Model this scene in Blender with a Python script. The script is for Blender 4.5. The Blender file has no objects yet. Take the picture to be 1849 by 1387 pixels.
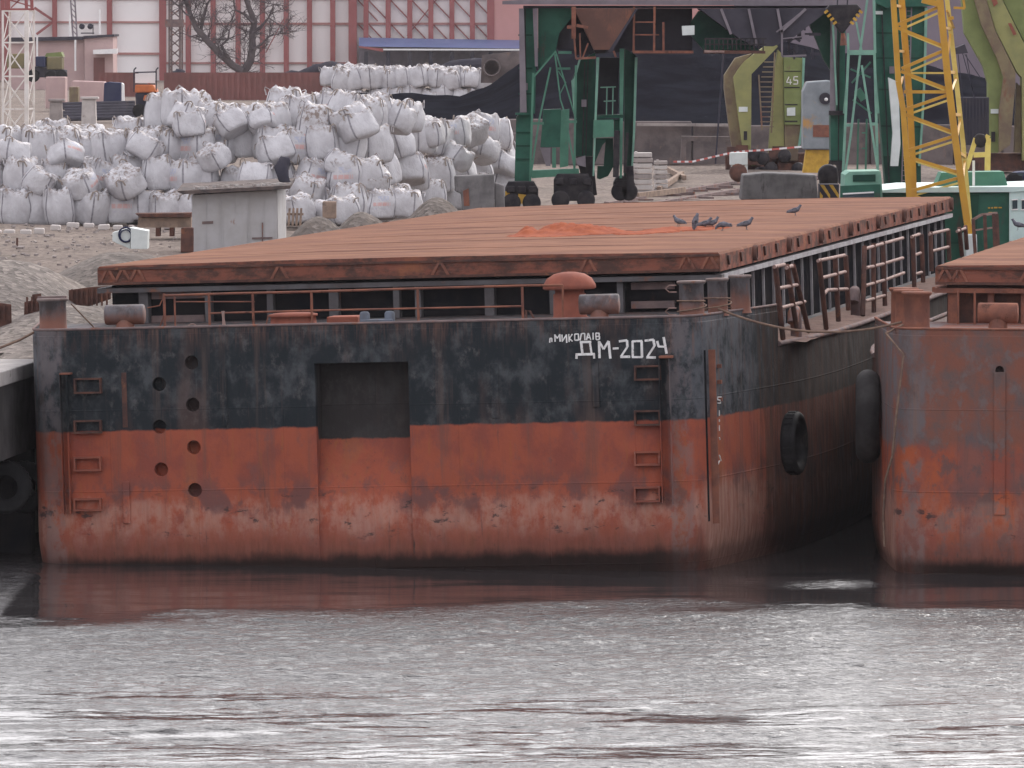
import bpy, bmesh, math, random
import numpy as np
from mathutils import Vector, Matrix, noise
random.seed(7)
PI = math.pi
scene = bpy.context.scene
COL = scene.collection

# ------------------------------------------------------------------ camera
FPX, CX, CY, CAMZ, HOR = 13000.0, 924.5, 693.5, 8.9, 40.0
PITCH = math.atan((CY - HOR) / FPX)
cam = bpy.data.cameras.new('camera')
cam.sensor_width = 36.0
cam.lens = FPX / 1849.0 * 36.0
cam.clip_start, cam.clip_end = 1.0, 6000.0
camo = bpy.data.objects.new('camera', cam)
COL.objects.link(camo)
camo.location = (0, 0, CAMZ)
camo.rotation_euler = (PI / 2 - PITCH, 0, 0)
scene.camera = camo

# ------------------------------------------------------------------ world, sun, exposure
SUN_EL, SUN_AZ = math.radians(34), math.radians(24)     # azimuth from +Y clockwise: beyond the barges, to the right
W = bpy.data.worlds.new('World')
scene.world = W
W.use_nodes = True
nt = W.node_tree
for n in list(nt.nodes):
    nt.nodes.remove(n)
sky = nt.nodes.new('ShaderNodeTexSky')
sky.sky_type = 'NISHITA'
sky.sun_disc = False
sky.sun_elevation = SUN_EL
sky.sun_rotation = SUN_AZ
sky.dust_density = 6.0
sky.air_density = 1.0
hs = nt.nodes.new('ShaderNodeHueSaturation')
hs.inputs['Saturation'].default_value = 0.22
bgn = nt.nodes.new('ShaderNodeBackground')
bgn.inputs['Strength'].default_value = 0.15
won = nt.nodes.new('ShaderNodeOutputWorld')
nt.links.new(sky.outputs[0], hs.inputs['Color'])
cl = nt.nodes.new('ShaderNodeMix')
cl.data_type = 'RGBA'
cl.inputs[0].default_value = 0.58          # even cloud cover over the clear sky
cl.inputs[7].default_value = (6.4, 6.25, 6.8, 1)
nt.links.new(hs.outputs[0], cl.inputs[6])
nt.links.new(cl.outputs[2], bgn.inputs['Color'])
nt.links.new(bgn.outputs[0], won.inputs['Surface'])
sl = bpy.data.lights.new('sun', 'SUN')
sl.energy = 0.75
sl.angle = math.radians(16)
sl.color = (1.0, 0.95, 0.89)
slo = bpy.data.objects.new('sun', sl)
COL.objects.link(slo)
sdir = Vector((math.sin(SUN_AZ) * math.cos(SUN_EL), math.cos(SUN_AZ) * math.cos(SUN_EL), math.sin(SUN_EL)))
slo.rotation_euler = sdir.to_track_quat('Z', 'Y').to_euler()
slo.location = sdir * 200
scene.view_settings.view_transform = 'Standard'
scene.view_settings.look = 'None'
scene.view_settings.gamma = 1.0
scene.view_settings.exposure = 0.85
scene.view_settings.use_curve_mapping = False

# ------------------------------------------------------------------ helpers
def ray(px, py):
    u, v = (px - CX) / FPX, (CY - py) / FPX
    c, s = math.cos(PITCH), math.sin(PITCH)
    return Vector((u, c + v * s, -s + v * c))

def at(px, py, D):
    d = ray(px, py)
    return Vector((0, 0, CAMZ)) + d * (D / d.y)

GZ = 3.7
def zt(y):
    t = min(1, max(0, (y - 119) / 50.0))
    return 3.25 + (GZ - 3.25) * t * t * (3 - 2 * t)

def gD(px, py):
    D = 180.0
    for _ in range(40):
        k = (py - HOR) / FPX
        D = 0.5 * D + 0.5 * (CAMZ - zt(D)) / k
    return D

class F:
    """A frame standing at a spot of the ground; p() measures points of the thing in it."""
    def __init__(self, px, py, D=None):
        self.D = gD(px, py) if D is None else D
        self.o = at(px, py, self.D)
        self.s = self.D / FPX
    def p(self, px, py, dd=0.0):
        return at(px, py, self.D + dd) - self.o

class MB:
    def __init__(self):
        self.v, self.f, self.m, self.sm = [], [], [], []
    def add(self, vs, fs, mi=0, smooth=False):
        b = len(self.v)
        self.v += [tuple(x) for x in vs]
        for f in fs:
            self.f.append(tuple(b + i for i in f))
            self.m.append(mi)
            self.sm.append(smooth)
        return self
    def box(self, c, s, rot=None, mi=0):
        c = Vector(c)
        vs = []
        for z in (-.5, .5):
            for x, y in ((-.5, -.5), (.5, -.5), (.5, .5), (-.5, .5)):
                q = Vector((x * s[0], y * s[1], z * s[2]))
                if rot is not None:
                    q = rot @ q
                vs.append(c + q)
        return self.add(vs, [(3, 2, 1, 0), (4, 5, 6, 7), (0, 1, 5, 4), (1, 2, 6, 5), (2, 3, 7, 6), (3, 0, 4, 7)], mi)
    def box2(self, x0, x1, y0, y1, z0, z1, mi=0):
        return self.box(((x0 + x1) / 2, (y0 + y1) / 2, (z0 + z1) / 2), (x1 - x0, y1 - y0, z1 - z0), None, mi)
    def beam(self, a, b, w, d=None, mi=0):
        """square bar from a to b: w across the picture, d into it"""
        a, b = Vector(a), Vector(b)
        d = w if d is None else d
        t = (b - a)
        L = t.length
        if L < 1e-6:
            return self
        t /= L
        up = Vector((0, 1, 0)) if abs(t.y) < .95 else Vector((1, 0, 0))
        n = t.cross(up).normalized()
        q = n.cross(t).normalized()
        vs = []
        for e in (a, b):
            for i, j in ((-.5, -.5), (.5, -.5), (.5, .5), (-.5, .5)):
                vs.append(e + n * (i * w) + q * (j * d))
        return self.add(vs, [(3, 2, 1, 0), (4, 5, 6, 7), (0, 1, 5, 4), (1, 2, 6, 5), (2, 3, 7, 6), (3, 0, 4, 7)], mi)
    def loft(self, pts, rad, n=8, mi=0, caps=True, smooth=True):
        """tube through pts; rad is one radius or a list of radii / (ru, rv) pairs"""
        pts = [Vector(p) for p in pts]
        k = len(pts)
        if not isinstance(rad, (list, tuple)):
            rad = [rad] * k
        rings, prev = [], None
        for i, p in enumerate(pts):
            t = (pts[min(k - 1, i + 1)] - pts[max(0, i - 1)]).normalized()
            if prev is None:
                h = Vector((0, 0, 1)) if abs(t.z) < .9 else Vector((0, 1, 0))
                u = t.cross(h).normalized()
            else:
                u = (prev - t * prev.dot(t)).normalized()
            prev = u
            w = t.cross(u)
            r = rad[i]
            ru, rv = r if isinstance(r, (list, tuple)) else (r, r)
            rings.append([p + u * (ru * math.cos(2 * PI * j / n)) + w * (rv * math.sin(2 * PI * j / n)) for j in range(n)])
        vs = [q for r in rings for q in r]
        fs = []
        for i in range(k - 1):
            for j in range(n):
                j2 = (j + 1) % n
                fs.append((i * n + j, i * n + j2, (i + 1) * n + j2, (i + 1) * n + j))
        self.add(vs, fs, mi, smooth)
        if caps:
            self.add(rings[0], [tuple(range(n - 1, -1, -1))], mi)
            self.add(rings[-1], [tuple(range(n))], mi)
        return self
    def lathe(self, prof, c, n=24, axis='z', mi=0, smooth=True):
        c = Vector(c)
        vs, fs = [], []
        for r, h in prof:
            for j in range(n):
                a = 2 * PI * j / n
                x, y = r * math.cos(a), r * math.sin(a)
                q = {'z': (x, y, h), 'y': (x, h, y), 'x': (h, x, y)}[axis]
                vs.append(c + Vector(q))
        for i in range(len(prof) - 1):
            for j in range(n):
                j2 = (j + 1) % n
                fs.append((i * n + j, i * n + j2, (i + 1) * n + j2, (i + 1) * n + j))
        return self.add(vs, fs, mi, smooth)
    def prism(self, pts, vec, mi=0):
        """closed outline pts swept along vec"""
        pts = [Vector(p) for p in pts]
        vec = Vector(vec)
        n = len(pts)
        vs = pts + [p + vec for p in pts]
        fs = [tuple(range(n)), tuple(range(2 * n - 1, n - 1, -1))]
        for i in range(n):
            j = (i + 1) % n
            fs.append((i, i + n, j + n, j))
        return self.add(vs, fs, mi)
    def pp(self, fr, poly, dd=0.0, th=.3, mi=0):
        """outline on the frame fr at depth dd with real thickness th"""
        return self.prism([fr.p(x, y, dd) for x, y in poly], (0, th, 0), mi)
    def bar(self, fr, a, b, w, dd=0.0, d=None, mi=0, dd2=None):
        return self.beam(fr.p(a[0], a[1], dd), fr.p(b[0], b[1], dd if dd2 is None else dd2), w, d, mi)
    def build(self, name, mats, parent=None, bevel=0.0):
        me = bpy.data.meshes.new(name)
        me.from_pydata(self.v, [], self.f)
        me.polygons.foreach_set('material_index', self.m)
        me.polygons.foreach_set('use_smooth', self.sm)
        bm = bmesh.new()
        bm.from_mesh(me)
        bmesh.ops.recalc_face_normals(bm, faces=bm.faces)
        bm.to_mesh(me)
        bm.free()
        for m in (mats if isinstance(mats, (list, tuple)) else [mats]):
            me.materials.append(m)
        o = bpy.data.objects.new(name, me)
        COL.objects.link(o)
        if parent is not None:
            o.parent = parent
        if bevel:
            b = o.modifiers.new('bevel', 'BEVEL')
            b.width = bevel
            b.segments = 2
            b.limit_method = 'ANGLE'
            b.angle_limit = math.radians(40)
        return o

def tag(o, label=None, cat=None, group=None, kind=None):
    if label: o['label'] = label
    if cat: o['category'] = cat
    if group: o['group'] = group
    if kind: o['kind'] = kind
    return o

def thing(name, label, cat, loc, group=None, rotz=0.0):
    o = bpy.data.objects.new(name, None)
    o.empty_display_size = .3
    COL.objects.link(o)
    o.location = loc
    o.rotation_euler = (0, 0, rotz)
    return tag(o, label, cat, group)

def copy_tree(o, parent=None):
    c = o.copy()
    COL.objects.link(c)
    c.parent = parent
    for ch in list(o.children):
        copy_tree(ch, c)
    return c

# ------------------------------------------------------------------ materials
class NG:
    def __init__(self, name):
        self.mat = bpy.data.materials.new(name)
        self.mat.use_nodes = True
        self.t = self.mat.node_tree
        self.b = self.t.nodes['Principled BSDF']
        self.tc = self.t.nodes.new('ShaderNodeTexCoord')
    def n(self, typ, **kw):
        q = self.t.nodes.new(typ)
        for k, v in kw.items():
            setattr(q, k, v)
        return q
    def l(self, a, b):
        self.t.links.new(a, b)
    def noise(self, scale=(1, 1, 1), detail=5, rough=.6, off=(0, 0, 0), dist=0.0):
        mp = self.n('ShaderNodeMapping')
        mp.inputs['Scale'].default_value = scale
        mp.inputs['Location'].default_value = off
        self.l(self.tc.outputs['Object'], mp.inputs['Vector'])
        no = self.n('ShaderNodeTexNoise')
        no.inputs['Scale'].default_value = 1.0
        no.inputs['Detail'].default_value = detail
        no.inputs['Roughness'].default_value = rough
        no.inputs['Distortion'].default_value = dist
        self.l(mp.outputs[0], no.inputs['Vector'])
        return no.outputs['Fac']
    def ramp(self, fac, a, b, v0=0.0, v1=1.0):
        r = self.n('ShaderNodeMapRange')
        r.interpolation_type = 'SMOOTHSTEP'
        r.inputs['From Min'].default_value = a
        r.inputs['From Max'].default_value = b
        r.inputs['To Min'].default_value = v0
        r.inputs['To Max'].default_value = v1
        self.l(fac, r.inputs['Value'])
        return r.outputs[0]
    def mix(self, fac, a, b):
        m = self.n('ShaderNodeMix', data_type='RGBA')
        for s, x in ((m.inputs['Factor'], fac), (m.inputs['A'], a), (m.inputs['B'], b)):
            if isinstance(x, (tuple, list)):
                s.default_value = tuple(x) + (1,) if len(x) == 3 else x
            elif isinstance(x, (int, float)):
                s.default_value = x
            else:
                self.l(x, s)
        for s in m.inputs:
            pass
        return m.outputs['Result']
    def math(self, op, a, b=0.0):
        m = self.n('ShaderNodeMath', operation=op)
        for s, x in ((m.inputs[0], a), (m.inputs[1], b)):
            if isinstance(x, (int, float)):
                s.default_value = x
            else:
                self.l(x, s)
        return m.outputs[0]
    def xyz(self):
        s = self.n('ShaderNodeSeparateXYZ')
        self.l(self.tc.outputs['Object'], s.inputs[0])
        return s.outputs
    def bump(self, h, strength, dist=.02):
        b = self.n('ShaderNodeBump')
        b.inputs['Distance'].default_value = dist
        if isinstance(strength, (int, float)):
            b.inputs['Strength'].default_value = strength
        else:
            self.l(strength, b.inputs['Strength'])
        self.l(h, b.inputs['Height'])
        self.l(b.outputs[0], self.b.inputs['Normal'])

# Mix node (RGBA) has several sockets that share names, pick the colour ones
def _mix(self, fac, a, b):
    m = self.n('ShaderNodeMix', data_type='RGBA')
    ins = [m.inputs[0], m.inputs[6], m.inputs[7]]
    for s, x in zip(ins, (fac, a, b)):
        if isinstance(x, (tuple, list)):
            s.default_value = tuple(x) + (1,) if len(x) == 3 else x
        elif isinstance(x, (int, float)):
            s.default_value = x
        else:
            self.l(x, s)
    return m.outputs[2]
NG.mix = _mix

def mk(name, c1, c2=None, sc=2.0, rust=None, amt=.5, rsc=(3, 3, .8), rough=.8, bump=.0, bsc=20, metal=0.0, dirt=None, damt=.5):
    g = NG(name)
    c2 = c2 or tuple(x * .78 for x in c1)
    col = g.mix(g.ramp(g.noise((sc, sc, sc)), .35, .65), c1, c2)
    if rust:
        col = g.mix(g.ramp(g.noise(rsc, 7, .68, (3, 1, 7)), .74 - amt * .4, .86 - amt * .4), col, rust)
    if dirt:
        col = g.mix(g.ramp(g.noise((sc * 3, sc * 3, sc * .5), 6, .7, (9, 4, 2)), .7 - damt * .4, .95 - damt * .4), col, dirt)
    g.l(col, g.b.inputs['Base Color'])
    g.b.inputs['Roughness'].default_value = rough
    g.b.inputs['Metallic'].default_value = metal
    g.b.inputs['Specular IOR Level'].default_value = .5 if rough < .55 else .06
    if bump:
        g.bump(g.noise((bsc, bsc, bsc), 6), bump, .03)
    return g.mat

RUST = (.19, .085, .055)
RUSTD = (.10, .05, .038)
M = {}
M['rust'] = mk('rusty_steel', (.25, .105, .07), (.16, .075, .058), 3, RUSTD, .45, (4, 4, 2), .9, .25, 25)
M['rust_dark'] = mk('dark_rust', (.13, .065, .05), (.075, .045, .04), 4, (.2, .09, .055), .4, (5, 5, 3), .9, .2, 25)
M['rust_grey'] = mk('worn_grey_rust', (.20, .145, .135), (.13, .10, .10), 3, (.23, .10, .065), .5, (3, 3, 2), .85, .15, 25)
M['red_paint'] = mk('faded_red_paint', (.27, .092, .062), (.21, .075, .055), 3, RUST, .35, (4, 4, 2), .75, .1, 20)
M['rail_pale'] = mk('pale_scuffed_rail', (.31, .215, .19), (.21, .135, .115), 6, RUST, .4, (6, 6, 6), .7)
M['grey_paint'] = mk('grey_coaming_rail', (.12, .115, .12), (.085, .078, .08), 2, RUST, .42, (2, 2, 2), .75)
M['stay_grey'] = mk('stay_light_grey', (.36, .35, .36), (.26, .24, .25), 3, RUST, .35, (4, 4, 3), .7)
M['coaming'] = mk('black_coaming', (.012, .013, .016), (.022, .02, .021), 2, (.05, .03, .025), .3, (2, 2, .6), .85)
M['blue_grey'] = mk('blue_grey_paint', (.14, .16, .20), (.11, .12, .14), 5, RUST, .3, (5, 5, 5), .7)
M['rubber'] = mk('black_rubber', (.012, .012, .013), (.022, .022, .023), 4, (.04, .034, .03), .35, (4, 4, 2), .75, .1, 30)
M['rubber_worn'] = mk('scuffed_grey_rubber', (.060, .056, .056), (.035, .033, .033), 2, (.09, .07, .06), .3, (3, 3, 1), .7, .1, 20)
M['rope'] = mk('worn_rope', (.22, .15, .11), (.15, .10, .08), 9, rough=.95)
def bollard_mat():
    g = NG('scuffed_bollard')
    x, y, z = g.xyz()
    nz = g.noise((3, 3, 3), 6, .65)
    col = g.mix(g.ramp(g.noise((4, 4, 2), 6, .65, (5, 5, 5)), .4, .62), (.115, .105, .112), (.05, .04, .04))
    f = g.ramp(g.math('ADD', z, g.math('MULTIPLY', g.math('SUBTRACT', nz, .5), .6)), 4.05, 4.38, 1, 0)
    col = g.mix(f, col, (.20, .082, .055))
    col = g.mix(g.ramp(g.noise((9, 9, 5), 6, .7), .56, .7, 0, .6), col, (.24, .115, .08))
    g.l(col, g.b.inputs['Base Color'])
    g.b.inputs['Roughness'].default_value = .75
    g.bump(nz, .2, .03)
    return g.mat
M['bollard'] = bollard_mat()
M['cap_pale'] = mk('scuffed_cap', (.21, .165, .155), (.15, .115, .105), 5, RUST, .4, (5, 5, 5), .8)
M['white_mark'] = mk('white_letter_paint', (.80, .79, .77), (.62, .60, .58), 9, (.20, .17, .16), .40, (16, 16, 16), .6)
M['redsand'] = mk('red_ore_dust', (.31, .092, .046), (.24, .07, .04), 3, rough=1.0, bump=.5, bsc=14)
M['pigeon'] = mk('grey_feathers', (.085, .088, .11), (.16, .16, .18), 14, (.03, .03, .035), .4, (9, 9, 9), .7)
M['pier_wall'] = mk('grimy_pier_wall', (.085, .08, .08), (.05, .047, .047), 1.5, (.12, .11, .10), .3, (3, 3, .6), .9, .1, 12)
M['coping'] = mk('worn_pier_coping', (.40, .375, .36), (.30, .28, .27), 2, (.2, .18, .17), .35, (3, 3, 3), .9, .15, 18)
M['conc'] = mk('weathered_concrete', (.34, .30, .28), (.24, .21, .20), 1.5, (.15, .12, .11), .4, (3, 3, .8), .9, .2, 18)
M['conc_dark'] = mk('dark_stained_concrete', (.17, .14, .135), (.10, .085, .085), 1.2, (.22, .15, .12), .4, (2, 2, 1), .9, .2, 12)
M['conc_pale'] = mk('pale_concrete', (.52, .48, .45), (.42, .38, .36), 2, (.3, .26, .24), .3, (3, 3, 2), .9, .15, 18)
M['conc_wall'] = mk('grey_concrete_wall', (.20, .19, .19), (.11, .105, .105), 1.5, (.06, .055, .055), .5, (3, 3, .6), .9, .1, 12)
M['shed'] = mk('pale_shed_sheet', (.43, .42, .42), (.38, .365, .355), 2, (.30, .21, .17), .25, (5, 5, 2), .6)
M['shed_roof'] = mk('dark_roof_edge', (.07, .06, .06), (.13, .10, .09), 3, rough=.8)
M['roof_litter'] = mk('pale_crusted_roof', (.45, .42, .40), (.25, .21, .19), 6, rough=.9)
M['green'] = mk('green_crane_paint', (.036, .118, .083), (.026, .085, .062), 1.6, (.075, .062, .055), .42, (2.5, 2.5, .6), .6)
M['green_dark'] = mk('deep_green_paint', (.019, .066, .046), (.013, .045, .033), 1.6, (.045, .035, .03), .42, (2, 2, .6), .6)
M['green_light'] = mk('light_green_paint', (.20, .38, .29), (.16, .30, .24), 3, (.2, .16, .14), .25, (4, 4, 2), .6)
M['green_mid'] = mk('mid_green_paint', (.085, .215, .15), (.07, .175, .125), 2, (.15, .12, .11), .25, (4, 4, 2), .6)
M['purple_grey'] = mk('primer_grey_beam', (.21, .185, .205), (.16, .14, .155), 1.5, RUST, .3, (2, 2, 1), .7)
M['hopper_grey'] = mk('sooty_grey_plate', (.062, .058, .072), (.042, .04, .05), 1, (.10, .075, .07), .3, (2, 2, .7), .7)
M['hopper_rust'] = mk('brown_hopper_plate', (.15, .078, .06), (.11, .062, .052), 1.5, (.20, .09, .06), .4, (3, 3, .8), .85)
M['bogie'] = mk('greasy_dark_steel', (.022, .021, .025), (.045, .04, .042), 4, (.09, .06, .05), .3, (6, 6, 6), .6)
M['yellow'] = mk('yellow_boom_paint', (.54, .29, .018), (.45, .23, .016), 1.5, (.3, .15, .04), .2, (4, 4, 4), .5)
M['yellow_pale'] = mk('pale_yellow_paint', (.68, .56, .16), (.55, .42, .09), 2, (.4, .25, .07), .2, (4, 4, 4), .5)
M['yel_stripe'] = mk('hazard_yellow', (.55, .34, .06), (.42, .25, .05), 5, (.1, .08, .06), .3, (8, 8, 8), .7)
M['ygreen'] = mk('yellow_green_paint', (.285, .28, .115), (.225, .225, .10), 1.5, (.28, .19, .10), .36, (2, 2, .9), .65)
M['ygreen2'] = mk('olive_green_paint', (.20, .235, .09), (.16, .19, .075), 1.5, (.17, .12, .08), .35, (2, 2, .9), .65)
M['ybrown'] = mk('rusty_olive_paint', (.21, .17, .10), (.15, .11, .08), 2, (.18, .09, .06), .45, (3, 3, 1), .75)
M['machine'] = mk('chipped_blue_grey_plate', (.25, .275, .29), (.19, .21, .225), 1.5, (.42, .24, .09), .38, (1.4, 1.4, 1.0), .6)
def dull(m, v=.0):
    m.node_tree.nodes['Principled BSDF'].inputs['Specular IOR Level'].default_value = v
    return m
M['coal'] = mk('black_coal', (.013, .014, .019), (.007, .007, .010), .45, (.024, .024, .03), .3, (3, 3, 3), .95, 1.0, 2)
dull(M['coal'])
dull(M['coaming'])
M['white_wall'] = mk('white_cladding', (.88, .85, .83), (.83, .80, .78), .15, (.74, .7, .68), .2, (.3, .3, .05), .6)
M['pink_wall'] = mk('pink_cladding', (.52, .27, .25), (.46, .24, .22), .2, rough=.7)
M['red_col'] = mk('red_steel_column', (.30, .105, .10), (.26, .09, .088), .4, rough=.6)  # red softened so the colour carries the distance haze
M['blue_roof'] = mk('blue_canopy_sheet', (.13, .17, .34), (.11, .15, .30), .4, rough=.5)
M['house_pink'] = mk('pinkish_plaster', (.50, .36, .34), (.42, .30, .29), .5, (.3, .22, .2), .3, (1, 1, .3), .85)
M['fence_red'] = mk('red_brown_fence_sheet', (.22, .095, .085), (.17, .078, .07), .4, (.28, .15, .12), .3, (.8, .8, .2), .8)
M['white_steel'] = mk('white_lattice_paint', (.74, .70, .66), (.62, .57, .52), 2, RUST, .22, (3, 3, 1), .6)
M['dark_stuff'] = mk('dark_machine_paint', (.035, .035, .05), (.06, .055, .065), 1, (.12, .08, .06), .3, (2, 2, 2), .8)
M['orange'] = mk('orange_machine_paint', (.55, .17, .06), (.42, .13, .06), 2, RUSTD, .3, (3, 3, 3), .6)
M['navy'] = mk('dark_blue_sheet', (.025, .03, .07), (.04, .045, .08), 1, rough=.7)
M['olive_truck'] = mk('dull_yellow_body', (.20, .165, .085), (.15, .135, .08), 1, (.06, .1, .06), .3, (1, 1, 1), .7)
M['bark'] = mk('grey_bark', (.085, .07, .075), (.12, .10, .10), 2, rough=.95)
M['skin'] = mk('skin', (.45, .25, .18), (.40, .22, .16), 8, rough=.6)
M['workwear'] = mk('navy_workwear', (.018, .022, .045), (.03, .034, .055), 6, rough=.9)
M['hat_white'] = mk('white_hard_hat', (.78, .77, .75), (.7, .69, .68), 4, rough=.35)
M['hat_orange'] = mk('orange_hard_hat', (.75, .19, .06), (.65, .16, .05), 4, rough=.35)
M['cabinet'] = mk('pale_cabinet_paint', (.60, .64, .62), (.52, .56, .54), 3, (.4, .35, .3), .2, (5, 5, 2), .5)
M['cab_white'] = mk('pale_aqua_panel', (.52, .66, .63), (.46, .58, .56), 2, (.35, .3, .27), .2, (4, 4, 1), .5)
M['glass'] = mk('dark_window_glass', (.05, .07, .08), (.03, .05, .06), 2, rough=.12)
M['wood'] = mk('weathered_wood', (.30, .22, .17), (.20, .15, .12), 4, (.1, .08, .07), .3, (4, 4, 4), .9)
M['tape_white'] = mk('white_barrier_tape', (.75, .72, .72), rough=.5)
M['tape_red'] = mk('red_barrier_tape', (.5, .1, .08), rough=.5)
M['loop'] = mk('bag_loop_webbing', (.36, .31, .27), (.22, .18, .155), 12, rough=.9)
M['cord'] = mk('bag_seam_cord', (.19, .18, .19), (.30, .29, .31), 9, rough=.9)

def ground_mat(name, a, b, c, bump=.6, sc=.25):
    g = NG(name)
    col = g.mix(g.ramp(g.noise((sc, sc, sc), 6), .38, .62), a, b)
    col = g.mix(g.ramp(g.noise((sc * 2.2, sc * .7, 1), 7, .7, (5, 5, 5)), .5, .7), col, c)
    vo = g.n('ShaderNodeTexVoronoi')
    vo.inputs['Scale'].default_value = 9.0
    g.l(g.tc.outputs['Object'], vo.inputs['Vector'])
    gr = g.n('ShaderNodeSeparateColor')
    g.l(vo.outputs['Color'], gr.inputs[0])
    col = g.mix(g.ramp(gr.outputs[0], .55, 1.0, 0, .55), col, tuple(min(.8, x * 1.55) for x in a))
    col = g.mix(g.ramp(gr.outputs[1], .6, 1.0, 0, .6), col, tuple(x * .45 for x in b))
    g.l(col, g.b.inputs['Base Color'])
    g.b.inputs['Roughness'].default_value = 1.0
    h = g.math('ADD', g.noise((9, 9, 9), 6), g.math('MULTIPLY', vo.outputs['Distance'], .7))
    g.bump(h, bump, .08)
    g.b.inputs['Specular IOR Level'].default_value = .1
    return g.mat
M['ground'] = ground_mat('packed_earth', (.20, .162, .138), (.15, .12, .105), (.115, .098, .082))
M['gravel'] = ground_mat('grey_gravel', (.225, .195, .175), (.165, .145, .132), (.185, .157, .135), .8, .5)
M['gravel_fine'] = ground_mat('fine_dark_gravel', (.16, .138, .123), (.125, .108, .098), (.136, .112, .096), .5, .5)

def bag_mat(name, printed):
    g = NG(name)
    a = g.noise((2.5, 2.5, 2.5), 5)
    col = g.mix(g.ramp(a, .35, .7), (.56, .55, .565), (.45, .435, .45))
    x, y, z = g.xyz()
    # grubby tops: dust caught in the gathered cloth
    col = g.mix(g.math('MULTIPLY', g.ramp(z, .64, .84), g.ramp(g.noise((9, 9, 9), 6, .7), .44, .60)), col, (.22, .17, .145))
    col = g.mix(g.ramp(g.noise((5, 5, 1.2), 6, .7, (4, 8, 1)), .62, .8, 0, .5), col, (.48, .44, .43))
    if printed:
        def band(s, lo, hi, e=.012):
            return g.math('MULTIPLY', g.ramp(s, lo - e, lo + e), g.ramp(s, hi - e, hi + e, 1, 0))
        front = g.ramp(y, -.30, -.34)
        wv = g.noise((26, 1, 2), 3, .6)
        txt = g.math('MULTIPLY', g.math('MULTIPLY', band(x, -.27, .24), band(z, .36, .47)), g.ramp(wv, .36, .46))
        col = g.mix(g.math('MULTIPLY', g.math('MULTIPLY', txt, front), .55), col, (.62, .26, .21))
        wv2 = g.noise((20, 1, 14), 3, .6, (7, 0, 3))
        emb = g.math('MULTIPLY', g.math('MULTIPLY', band(x, -.12, .20), band(z, .52, .66)), g.ramp(wv2, .45, .52))
        col = g.mix(g.math('MULTIPLY', g.math('MULTIPLY', emb, front), .45), col, (.30, .36, .55))
        t3 = g.math('MULTIPLY', g.math('MULTIPLY', band(x, -.24, .20), band(z, .25, .30)), g.ramp(wv2, .48, .55))
        col = g.mix(g.math('MULTIPLY', g.math('MULTIPLY', t3, front), .5), col, (.45, .42, .5))
    g.l(col, g.b.inputs['Base Color'])
    g.b.inputs['Roughness'].default_value = .65
    h = g.math('ADD', g.noise((6, 6, 3), 5, .6, (0, 0, 0), .6), g.math('MULTIPLY', g.noise((18, 18, 9), 4), .4))
    g.bump(h, .55, .07)
    return g.mat
M['bag'] = bag_mat('woven_bag_cloth', False)
M['bag_print'] = bag_mat('printed_bag_cloth', True)

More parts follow.
